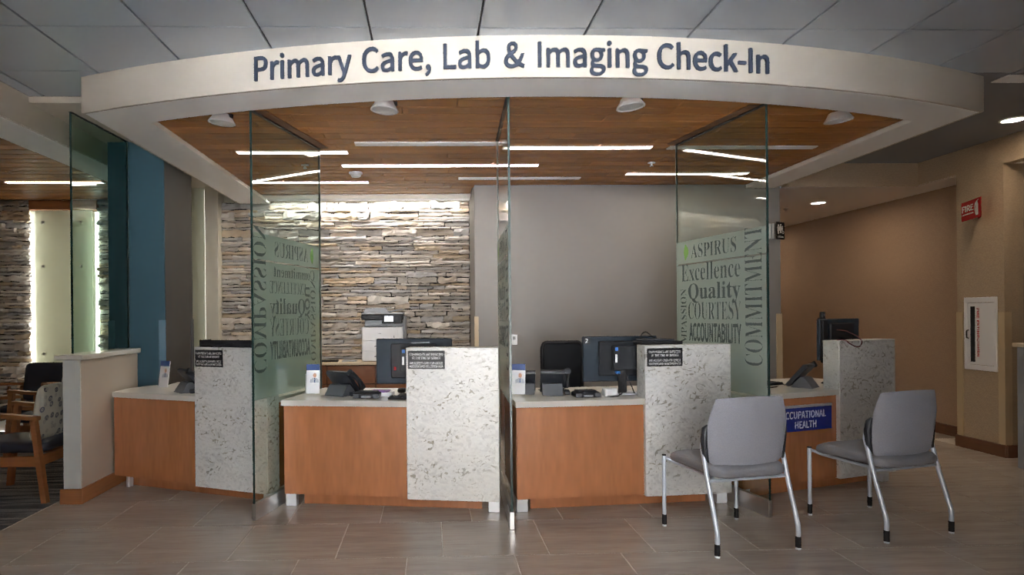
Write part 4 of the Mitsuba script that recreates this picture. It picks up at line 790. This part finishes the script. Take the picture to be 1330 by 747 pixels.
for pts in ([(0.02, -0.075, 1.00), (0.0, -0.10, 0.94), (0.03, -0.11, 0.87), (0.06, -0.12, 0.79)], [(0.05, -0.075, 1.02), (0.10, -0.11, 0.96), (0.09, -0.12, 0.86), (0.15, -0.10, 0.785)],
            [(-0.03, -0.05, 0.97), (-0.05, -0.09, 0.90), (0.0, -0.12, 0.83), (-0.05, -0.14, 0.78)], [(0.13, -0.06, 1.10), (0.17, -0.09, 1.0), (0.12, -0.10, 0.90), (0.2, -0.12, 0.785)]):
    put('cable', tube(pts, 0.004, 8, 0.03), 'black', t, G, smooth=40)
put('plug', bx(-0.055, -0.025, -0.075, -0.035, 0.925, 0.945, 0.003), 'blue_mark', t, G, label='blue video plug')
t, G = monitor(F4, 0.49, 0.27, 0.972, 0.52, 0.335, 6, 'black computer monitor with a webcam, rising above the right-end quartz block', 'black', False)
u = put('webcam', bx(-0.222, -0.180, 0.002, 0.030, 1.308, 1.365, 0.006), 'black', t, G, label='black webcam on the top edge')
put('lens', disc(0, 0, 0, 0.008, 0.003, 14), 'mid_grey', u, G.at(-0.201, 0.001, 1.340, 0, (90, (1, 0, 0))))
put('webcam_arm', bx(-0.262, -0.175, 0.004, 0.016, 1.308, 1.318, 0.002), 'black', t, G)
put('side_bracket', bx(-0.262, -0.20, -0.03, -0.002, 0.955, 1.300, 0.006), 'black', t, G)
solo('looped_cable', tube([(0.17, 0.05, 1.1490), (0.20, -0.006, 1.1475), (0.225, -0.007, 1.125), (0.29, -0.007, 1.096), (0.345, -0.007, 1.092), (0.375, -0.007, 1.13), (0.372, 0.03, 1.172), (0.335, 0.10, 1.215), (0.33, 0.17, 1.22)], 0.0042, 8, 0.03), 'cable_red', 'thin dark red cord hanging over the right-end quartz block', 'cable', F4, smooth=40)

def card_dock(F, x, y, deg, label):
    G = F.at(x, y, ZT, deg)
    t = thing('card_reader', label, 'card reader', 'black card readers on the desks')
    put('body', bx(-0.092, 0.092, -0.05, 0.06, 0.003, 0.040, 0.010), 'black_satin', t, G)
    put('top_plate', bx(-0.07, 0.075, -0.02, 0.055, 0.0405, 0.050, 0.004), 'charcoal', t, G)
    for s in (-1, 1): put('corner_pad', bx(s * 0.072 - 0.021, s * 0.072 + 0.021, -0.0585, -0.0505, 0.004, 0.034, 0.003), 'grey_plastic', t, G, label='grey corner pad')
    put('tray', bx(-0.035, 0.035, -0.056, -0.0505, 0.006, 0.020, 0.002), 'mid_grey', t, G)
card_dock(F2, -0.19, 0.16, 2, 'black card reader in front of the phone by the left tall glass')
card_dock(F3, -0.235, 0.17, 2, 'black card reader in front of the monitor numbered 2')
t = thing('keyboard', 'dark keyboard lying beside the card reader on the desk in front of the copier', 'keyboard')
put('base', bx(-0.02, 0.125, 0.075, 0.155, ZT + 0.001, ZT + 0.016, 0.004), 'black', t, F2)
for i in range(4):
    for j in range(6): put('key', bx(-0.012 + j * 0.022, 0.006 + j * 0.022, 0.080 + i * 0.018, 0.095 + i * 0.018, ZT + 0.0165, ZT + 0.023, 0.002), 'charcoal', t, F2)
t = thing('note_pad', 'white note pad with a purple cover behind the card reader', 'note pad')
put('sheets', bx(-0.20, -0.03, 0.245, 0.36, ZT + 0.001, ZT + 0.028, 0.002), 'white_plastic', t, F2)
put('cover', bx(-0.195, -0.06, 0.25, 0.355, ZT + 0.0285, ZT + 0.038, 0.002), 'purple', t, F2, label='purple cover')
mat('purple', (0.16, 0.08, 0.26), 0.5)
solo('computer_mouse', pad(0.06, 0.10, 0.034, 0.7), 'black', 'black computer mouse on the desk in front of the copier', 'mouse', F2.at(0.0, 0.47, ZT + 0.001), smooth=40)
for x, y, d, l in [(-0.09, 0.30, 10, 'white power adapter under the monitor numbered 2'), ]:
    t = thing('power_adapter', l, 'power adapter')
    put('case', bx(-0.05, 0.05, -0.03, 0.03, 0.001, 0.062, 0.008), 'white_plastic', t, F3.at(x + 0.03, y - 0.135, ZT, d))
    put('cord', tube([(0.051, 0, 0.04), (0.08, -0.01, 0.02), (0.05, -0.05, 0.006), (-0.03, -0.06, 0.006)], 0.003, 8, 0.02), 'black', t, F3.at(x + 0.03, y - 0.13, ZT, d))
solo('keyboard_tray', bx(-0.30, 0.02, 0.40, 0.56, ZT + 0.001, ZT + 0.022, 0.006), 'black', 'black flat keyboard behind the phone on the right-end desk', 'keyboard', F4)
solo('desk_cable', tube([(-0.50, 0.30, ZT + 0.006), (-0.40, 0.26, ZT + 0.006), (-0.33, 0.30, ZT + 0.01), (-0.25, 0.27, ZT + 0.006), (-0.16, 0.30, ZT + 0.006)], 0.005, 8, 0.03), 'black', 'black cable lying on the right-end desk', 'cable', F4, smooth=40)
# trays standing on the blocks
t = thing('desk_tray', 'black shallow tray on top of the far left quartz block', 'tray')
put('front', bx(0.145, 0.755, 0.012, 0.018, 1.1445, 1.196, 0.001), 'black', t, F1)
put('base', bx(0.145, 0.755, 0.0185, 0.130, 1.1445, 1.150), 'black', t, F1)
put('end', bx(0.145, 0.151, 0.0185, 0.130, 1.151, 1.196), 'black', t, F1)
put('end', bx(0.749, 0.755, 0.0185, 0.130, 1.151, 1.196), 'black', t, F1)
put('cord', tube([(0.22, 0.010, 1.165), (0.36, 0.009, 1.165), (0.42, 0.009, 1.172), (0.455, 0.009, 1.184), (0.47, 0.009, 1.170)], 0.0022, 6, 0.02), 'charcoal', t, F1)
t = thing('document_scanner', 'black flat scanner with cables on top of the quartz block beside the monitor numbered 2', 'scanner')
S3 = F3.at(0.16, 0.17, 0)
put('body', bx(-0.02, 0.29, -0.10, 0.06, 1.1445, 1.168, 0.005), 'black', t, S3)
put('lid', bx(0.0, 0.23, -0.095, 0.05, 1.1685, 1.182, 0.004), 'charcoal', t, S3)
put('cable', tube([(0.05, 0.06, 1.16), (0.06, 0.09, 1.21), (0.10, 0.10, 1.235), (0.14, 0.09, 1.20), (0.16, 0.06, 1.175)], 0.004, 8, 0.03), 'black', t, S3)
# ---------------------------------------------------------------- grey guest chairs
def back_shell(n=17, m=13):
    """The upholstered backrest: a gently curved hexagonal pad; local x right, y away from the viewer."""
    lev = [(0.478, 0.205), (0.500, 0.238), (0.56, 0.249), (0.66, 0.258), (0.735, 0.262), (0.79, 0.248), (0.85, 0.230), (0.876, 0.218)]
    zs = np.linspace(0.478, 0.876, m); ws = np.interp(zs, [a for a, _ in lev], [b for _, b in lev])
    V = []
    for side in (0, 1):
        for z, w in zip(zs, ws):
            for u in np.linspace(-1, 1, n):
                e = 1 - 0.9 * max(abs(u) ** 8, abs((z - 0.677) / 0.199) ** 10)
                y = -0.462 - 0.042 * ((z - 0.478) / 0.4) ** 1.3 + 0.032 * u * u
                zz = z - (0.022 * (1 - u * u) if z < 0.53 else 0) * (1 - (z - 0.478) / 0.06 if z < 0.538 else 0) + (0.010 * (1 - u * u) if z > 0.85 else 0)
                V.append((0.264 + w * u, y + (-0.021 if side == 0 else 0.021) * e, zz))
    f = []; k = n * m
    for i in range(m - 1):
        for j in range(n - 1):
            q = [i * n + j, i * n + j + 1, (i + 1) * n + j + 1, (i + 1) * n + j]
            f += [[q[0], q[1], q[2]], [q[0], q[2], q[3]]]; q = [v + k for v in q]; f += [[q[0], q[2], q[1]], [q[0], q[3], q[2]]]
    rim = list(range(n)) + [i * n + n - 1 for i in range(1, m)] + [(m - 1) * n + j for j in range(n - 2, -1, -1)] + [i * n for i in range(m - 2, 0, -1)]
    for a, b in zip(rim, rim[1:] + rim[:1]): f += [[a, b + k, b], [a, a + k, b + k]]
    return trimesh.Trimesh(V, f, process=False)
def guest_chair(x, y, deg, label):
    F = Frame(x, y, 0, deg)
    t = thing('guest_chair', label, 'chair', 'grey guest chairs facing the desks')
    for u in (0.0, 0.527):
        l = put('leg', tube([(u, 0, 0.06), (u, 0, 0.452)], 0.0125, 16), 'silver_tube', t, F, smooth=40)
        put('cap', tube([(u, 0, 0.4525), (u, 0, 0.460)], 0.0128, 16), 'black', l, F)
        put('sleeve', tube([(u, 0, 0.012), (u, 0, 0.075)], 0.0145, 16), 'black', l, F, label='black foot sleeve')
        put('glide', tube([(u, 0, 0.0005), (u, 0, 0.0118)], 0.0135, 16), 'white_plastic', l, F, label='white glide')
        l = put('leg', tube([(u, -0.534, 0.06), (u, -0.536, 0.135), (u, -0.465, 0.36), (u, -0.402, 0.60), (u + (0.006 if u == 0 else -0.006), -0.410, 0.63)], 0.0135, 16, 0.06), 'silver_tube', t, F, smooth=40)
        put('sleeve', tube([(u, -0.534, 0.012), (u, -0.534, 0.075)], 0.0155, 16), 'black', l, F, label='black foot sleeve')
        put('glide', tube([(u, -0.534, 0.0005), (u, -0.534, 0.0118)], 0.0145, 16), 'white_plastic', l, F, label='white glide')
        s = 1 if u == 0 else -1
        put('side_rail', tube([(u + s * 0.010, 0, 0.436), (u + s * 0.03, -0.006, 0.432), (u + s * 0.07, -0.03, 0.410), (u + s * 0.07, -0.41, 0.406), (u + s * 0.012, -0.445, 0.404)], 0.010, 12, 0.03), 'silver_tube', t, F, smooth=40)
        put('back_bracket', tube([(u + s * 0.014, -0.428, 0.505), (u + s * 0.006, -0.420, 0.56), (u + s * 0.002, -0.420, 0.64), (u + s * 0.004, -0.428, 0.70), (u + s * 0.014, -0.436, 0.722)], [0.012, 0.019, 0.022, 0.019, 0.008], 12), 'black_satin', t, F, smooth=40, label='black back bracket')
    put('cross_rail', tube([(0.012, -0.452, 0.405), (0.515, -0.452, 0.405)], 0.010, 12), 'silver_tube', t, F, smooth=40)
    seat = pad(0.512, 0.515, 0.088, 0.30); V = seat.vertices
    V[:, 2] += -0.018 * np.clip((V[:, 1] - 0.10) / 0.15, 0, 1) ** 2 - 0.012 * np.clip((-V[:, 1] - 0.1) / 0.15, 0, 1)
    V[:, 0] *= 1 - 0.05 * np.clip(-V[:, 1] / 0.25, 0, 1)
    put('seat', seat, 'fabric_seat', t, F.at(0.264, -0.252, 0.4195), smooth=50, label='dark grey upholstered seat')
    put('seat_pan', bx(0.09, 0.44, -0.42, -0.05, 0.408, 0.4185, 0.004), 'black', t, F)
    put('backrest', back_shell(), 'fabric_grey', t, F, smooth=50, label='grey upholstered backrest')
def fabric_seat_fn(p, n, uv): return mi.Color3f(0.118, 0.117, 0.126) * (0.86 + 0.28 * noise(p.x * 420, p.y * 420, p.z * 420))
mat('fabric_seat', proc(fabric_seat_fn), 0.7, sheen=0.3)
guest_chair(1.489, 3.920, 10.6, 'grey guest chair nearer the middle, its back overlapping the right glass partition')
guest_chair(2.537, 4.072, 14.9, 'grey guest chair on the right, in front of the quartz block with the webcam monitor')

# ---------------------------------------------------------------- waiting-room armchairs (front towards local -x)
def armchair(x, y, deg, label, outside='floral', depth=0.60, width=0.56, rails=True):
    F = Frame(x, y, 0.002, deg)           # origin: foot of the rear leg nearest the viewer
    t = thing('armchair', label, 'armchair', 'wooden armchairs of the waiting area')
    for v in (0.0, width - 0.045):
        put('leg', sidewall(Polygon([(v, 0), (v + 0.045, 0), (v + 0.045, 0.61), (v, 0.61)]), -0.02, 0.02).apply_transform(np.array([[1, 0, -0.13, 0], [0, 1, 0, 0], [0, 0, 1, 0], [0, 0, 0, 1.0]])), 'chair_wood', t, F)
        put('leg', sidewall(Polygon([(v, 0), (v + 0.045, 0), (v + 0.045, 0.655), (v, 0.655)]), -depth - 0.02, -depth + 0.02).apply_transform(np.array([[1, 0, 0.10, 0], [0, 1, 0, 0], [0, 0, 1, 0], [0, 0, 0, 1.0]])), 'chair_wood', t, F)
        put('arm', upright([(-depth + 0.03, 0.660), (-depth + 0.03, 0.690), (-0.045, 0.640), (-0.045, 0.610)], v - 0.004, v + 0.050), 'chair_wood', t, F)
        if rails: put('side_rail', upright([(-depth + 0.085, 0.50), (-depth + 0.085, 0.535), (-0.09, 0.50), (-0.09, 0.465)], v + 0.010, v + 0.035), 'chair_wood', t, F)
        put('apron', bx(-depth + 0.06, -0.06, v + 0.008, v + 0.037, 0.27, 0.345, 0.003), 'chair_wood', t, F)
        if rails: put('spindle', bx(-depth * 0.55, -depth * 0.55 + 0.03, v + 0.012, v + 0.034, 0.515, 0.628), 'chair_wood', t, F)
    put('apron', bx(-0.062, -0.033, 0.046, width - 0.046, 0.27, 0.345, 0.003), 'chair_wood', t, F)
    put('seat', pad(depth - 0.03, width - 0.10, 0.10, 0.25), 'vinyl_dark', t, F.at(-depth / 2 - 0.005, width / 2, 0.350), smooth=50, label='dark navy vinyl seat')
    b = pad(width - 0.10, 0.43, 0.07, 0.25); b.apply_transform(trimesh.transformations.rotation_matrix(math.pi / 2, (1, 0, 0)))
    b.apply_transform(trimesh.transformations.rotation_matrix(-math.pi / 2, (0, 0, 1)))
    b.apply_transform(trimesh.transformations.rotation_matrix(math.radians(10), (0, 1, 0)))
    put('back_cushion', b, 'vinyl_dark' if outside is None else outside, t, F.at(-0.055, width / 2, 0.645), smooth=50, label='upholstered back cushion')
    return t
armchair(-2.872, 4.635, 0, 'nearest wooden armchair with a floral back cushion, beside the low beige wall', rails=False)
armchair(-3.47, 5.98, 0, 'second wooden armchair, behind the nearest one, mostly hidden by the low beige wall')
armchair(-4.10, 7.22, 92, 'wooden armchair with a dark vinyl back standing against the stone wall', None)

# ---------------------------------------------------------------- back counter, copier, office chair
t = thing('back_counter', 'long wood cabinet with a pale top along the stone wall', 'counter')
put('countertop', bx(-2.30, 0.475, 6.985, 7.445, 0.808, 0.840, 0.004), 'laminate', t, label='pale laminate top')
mat('drawer_wood', wood_fn((0.15, 0.052, 0.020), (0.22, 0.082, 0.030), 1.5, 14, 14), 0.38)
put('carcass', bx(-2.28, 0.470, 7.03, 7.44, 0.001, 0.807), 'base_dark', t)
for i in range(5):
    x0 = -2.28 + i * 0.535 + (0.036 if i else 0); x1 = -2.28 + (i + 1) * 0.535 + 0.028
    x0, x1 = -2.272 + i * 0.548, -2.272 + (i + 1) * 0.548 - 0.014
    for z0, z1 in ((0.595, 0.798), (0.345, 0.583), (0.09, 0.333)):
        d = put('drawer', bx(x0, x1, 7.008, 7.0295, z0, z1, 0.002), 'drawer_wood', t)
        put('lock', lathe([(0, 0), (0.010, 0), (0.010, 0.006), (0, 0.008)], 14), 'steel', d, Frame((x0 + x1) / 2, 7.0075, z1 - 0.055, 0, (90, (1, 0, 0))), label='round silver lock')
t = thing('copier', 'white and grey office copier standing on the back counter', 'copier')
P = Frame(-0.555, 7.03, 0.8405)
put('body', bx(-0.235, 0.235, 0.012, 0.40, 0.004, 0.395, 0.010), 'white_plastic', t, P)
for z0, z1 in ((0.006, 0.118), (0.122, 0.232)):
    d = put('paper_drawer', bx(-0.230, 0.150, 0.0, 0.0115, z0, z1, 0.004), 'white_plastic', t, P)
    put('grip', bx(-0.09, 0.02, -0.005, -0.0005, z0 + 0.045, z0 + 0.062, 0.002), 'mid_grey', d, P)
put('front_door', bx(-0.230, 0.175, 0.0, 0.0115, 0.236, 0.390, 0.005), 'white_plastic', t, P)
put('badge', bx(-0.05, -0.015, -0.0012, -0.0004, 0.318, 0.323), 'mid_grey', t, P)
put('switch', bx(0.128, 0.136, -0.0012, -0.0004, 0.268, 0.292), 'black', t, P)
put('output_bay', bx(-0.205, 0.20, 0.05, 0.40, 0.396, 0.475, 0.004), 'mid_grey', t, P)
put('output_tray', bx(-0.205, 0.06, 0.0, 0.049, 0.398, 0.412, 0.003), 'grey_plastic', t, P)
put('pillar', bx(0.10, 0.235, 0.02, 0.049, 0.396, 0.44, 0.004), 'mid_grey', t, P)
put('scanner_unit', bx(-0.240, 0.240, 0.005, 0.40, 0.476, 0.535, 0.008), 'black_satin', t, P, label='black scanner unit')
c = put('control_panel', bx(0.0, 0.225, -0.030, 0.004, 0.432, 0.532, 0.006), 'charcoal', t, P, label='dark control panel')
put('display', bx(0.025, 0.125, -0.0318, -0.0303, 0.455, 0.515), 'white_plastic', c, P, emit=(0.9, 1.0, 1.1), label='bright touch display')
put('lid', bx(-0.240, 0.240, 0.005, 0.40, 0.536, 0.556, 0.006), 'mid_grey', t, P)
put('feeder', upright([(-0.225, 0.557), (0.06, 0.557), (0.03, 0.610), (-0.19, 0.610)], 0.06, 0.36), 'mid_grey', t, P)
put('feed_tray', upright([(0.061, 0.562), (0.22, 0.590), (0.22, 0.598), (0.061, 0.572)], 0.08, 0.34), 'grey_plastic', t, P)
put('side_cover', bx(0.2355, 0.262, 0.03, 0.39, 0.05, 0.52, 0.01), 'mid_grey', t, P)
solo('stapler', bx(-1.26, -1.06, 7.05, 7.10, 0.841, 0.862, 0.006), 'black', 'black flat object lying on the back counter left of the copier', 'stapler')
solo('paper_stack', bx(-1.02, -0.86, 7.06, 7.22, 0.841, 0.852, 0.002), 'mid_grey', 'small grey paper stack on the back counter left of the copier', 'paper')

t = thing('office_chair', 'black high-backed office chair standing before the grey wall', 'office chair')
G = Frame(1.20, 5.62, 0, 4)
put('back_frame', join(tube([(-0.185, 0, 0.66), (-0.188, 0.0, 1.06), (-0.165, 0, 1.105), (0.165, 0, 1.105), (0.188, 0, 1.06), (0.185, 0, 0.66), (-0.185, 0, 0.655)], 0.017, 10, 0.03)), 'black', t, G, smooth=40)
put('back_mesh', bx(-0.178, 0.178, -0.006, 0.006, 0.665, 1.095, 0.004), 'black_satin', t, G)
put('spine', tube([(0, 0.02, 0.85), (0, 0.05, 0.65), (0, 0.02, 0.47)], 0.025, 10, 0.05), 'black', t, G)
put('seat', pad(0.48, 0.46, 0.08, 0.3), 'black', t, G.at(0, -0.24, 0.43), smooth=50)
put('gas_column', tube([(0, -0.22, 0.10), (0, -0.22, 0.429)], 0.025, 14), 'black', t, G)
for i in range(5):
    a = 2 * math.pi * i / 5 + 0.3
    l = put('base_arm', tube([(0, -0.22, 0.095), (0.27 * math.cos(a), -0.22 + 0.27 * math.sin(a), 0.075)], [0.026, 0.016], 8), 'black', t, G)
    put('caster', tube([(0.27 * math.cos(a) - 0.02 * math.sin(a), -0.22 + 0.27 * math.sin(a) + 0.02 * math.cos(a), 0.029), (0.27 * math.cos(a) + 0.02 * math.sin(a), -0.22 + 0.27 * math.sin(a) - 0.02 * math.cos(a), 0.029)], 0.028, 14), 'charcoal', l, G)
t = thing('wall_switch', 'white wall plate on the grey wall right of the middle glass', 'switch')
put('plate', bx(0.862, 0.934, 6.652, 6.6595, 1.034, 1.146, 0.002), 'white_plastic', t)
put('rocker', bx(0.884, 0.912, 6.648, 6.6515, 1.09, 1.125, 0.001), 'mid_grey', t)
put('rocker', bx(0.884, 0.912, 6.648, 6.6515, 1.048, 1.080, 0.001), 'white_plastic', t)

# ---------------------------------------------------------------- signs and the fire cabinet on the right
t = thing('restroom_sign', 'black restroom blade sign with white figures at the end of the grey wall', 'sign')
put('bracket', join(bx(3.700, 3.722, 6.615, 6.655, 2.165, 2.330, 0.004), bx(3.728, 3.752, 6.600, 6.655, 2.165, 2.330, 0.004)), 'aluminium', t, label='metal bracket')
G = Frame(3.812, 6.605, 0, 26)
put('plate', bx(-0.060, 0.072, -0.004, 0.004, 2.155, 2.345, 0.001), 'black', t, G)
def figure(cx, z, skirt):
    p = [Point(cx, z + 0.092).buffer(0.011, 6)]
    p.append(Polygon([(cx - 0.018, z + 0.078), (cx + 0.018, z + 0.078), (cx + (0.026 if skirt else 0.018), z + 0.030), (cx - (0.026 if skirt else 0.018), z + 0.030)]))
    p += [Polygon([(cx + s * 0.003, z + 0.031), (cx + s * 0.012, z + 0.031), (cx + s * 0.012, z), (cx + s * 0.003, z)]) for s in (-1, 1)]
    return p
icons = figure(-0.034, 2.215, False) + figure(0.004, 2.222, True)
icons += [Point(0.044, 2.232).buffer(0.018, 8).difference(Point(0.044, 2.232).buffer(0.011, 8)), Polygon([(0.032, 2.285), (0.040, 2.285), (0.044, 2.250), (0.060, 2.246), (0.060, 2.239), (0.036, 2.242)]), Point(0.036, 2.296).buffer(0.008, 6)]
m = polys_mesh(icons, 0.001); V = m.vertices.copy(); m.vertices = np.stack([V[:, 0], -0.0042 - V[:, 2], V[:, 1]], 1)
put('pictogram', m, 'letter_white', t, G, label='white figures')
put('lettering', text_upright(SANS, 'RESTROOM', 0.092, 0.018, -0.042, 2.173, -0.0042, 0.0008, 1.0), 'letter_white', t, G, label='white lettering')

t = thing('extinguisher_sign', 'red projecting sign reading FIRE EXTINGUISHER high on the tan pillar', 'sign')
A, B = np.array([5.298, 5.985]), np.array([5.155, 5.612])
ln, dg = np.linalg.norm(B - A), math.degrees(math.atan2(*(B - A)[::-1]))
G = Frame(A[0], A[1], 0, dg)
put('face', bx(0, ln, -0.004, 0.0, 2.245, 2.428), 'red_sign', t, G)
put('face', bx(0.004, 0.225, 0.0, 0.004, 2.245, 2.428), 'red_sign', t, Frame(B[0], B[1], 0, math.degrees(math.atan2(0.188, 0.143))))
put('lettering', join(text_upright(SANS, 'FIRE', 0.235, 0.058, 0.018, 2.330, -0.0045, 0.0008, 0.5), text_upright(SANS, 'EXTINGUISHER', 0.235, 0.012, 0.018, 2.297, -0.0045, 0.0008, 0.5)), 'letter_white', t, G, label='white lettering')
ic = [Polygon([(0.300, 2.27), (0.348, 2.27), (0.348, 2.375), (0.336, 2.39), (0.312, 2.39), (0.300, 2.375)]), Polygon([(0.316, 2.390), (0.332, 2.390), (0.332, 2.402), (0.352, 2.408), (0.350, 2.414), (0.316, 2.406)]),
      Polygon([(0.314, 2.398), (0.285, 2.388), (0.274, 2.35), (0.284, 2.30), (0.292, 2.28), (0.286, 2.35), (0.292, 2.378), (0.314, 2.388)])]
m = polys_mesh(ic, 0.001); V = m.vertices.copy(); m.vertices = np.stack([V[:, 0], -0.0045 - V[:, 2], V[:, 1]], 1)
put('pictogram', m, 'letter_white', t, G, label='white extinguisher symbol')

t = thing('extinguisher_cabinet', 'white fire extinguisher cabinet with a dark window slit and red lettering, on the tan pillar', 'cabinet')
G = Frame(5.2995, 5.957, 0, -90)          # local x runs towards the viewer, local -y faces left
Lc = 0.352
put('frame', join(bx(0, Lc, -0.016, 0, 0.785, 0.835, 0.002), bx(0, Lc, -0.016, 0, 1.440, 1.490, 0.002), bx(0, 0.032, -0.016, 0, 0.8355, 1.4395, 0.002), bx(Lc - 0.032, Lc, -0.016, 0, 0.8355, 1.4395, 0.002)), 'white_plastic', t, G)
d = put('door', bx(0.034, Lc - 0.034, -0.012, 0, 0.838, 1.437, 0.003), 'white_plastic', t, G)
put('window', bx(0.070, 0.120, -0.0135, -0.0122, 0.862, 1.402), 'charcoal', d, G, label='dark narrow window')
put('handle', tube([(0.048, -0.012, 1.090), (0.048, -0.034, 1.095), (0.048, -0.034, 1.165), (0.048, -0.012, 1.170)], 0.006, 8, 0.012), 'black', d, G, label='black pull handle')
mm = polys_mesh([p for g in text_polys(SANS, 'FIRE EXTINGUISHER', 0.47, 0.024, 0.0) for p in g], 0.0008); V = mm.vertices.copy()
mm.vertices = np.stack([0.142 + V[:, 1], -0.0122 - V[:, 2], 1.385 - V[:, 0]], 1)
put('lettering', mm, 'red_sign', d, G, label='red vertical lettering')

t = thing('standing_counter', 'standing-height counter with a pale top and grey square leg cut by the right frame edge', 'counter')
put('top', bx(5.036, 5.275, 4.30, 5.20, 1.046, 1.080, 0.004), 'laminate', t, label='pale laminate top')
put('leg', bx(5.058, 5.135, 5.10, 5.178, 0.001, 1.045, 0.003), 'mid_grey', t, label='grey square leg')
put('leg', bx(5.058, 5.135, 4.32, 4.398, 0.001, 1.045, 0.003), 'mid_grey', t, label='grey square leg')
put('panel', bx(5.136, 5.16, 4.40, 5.10, 0.30, 1.045), 'grey_plastic', t)
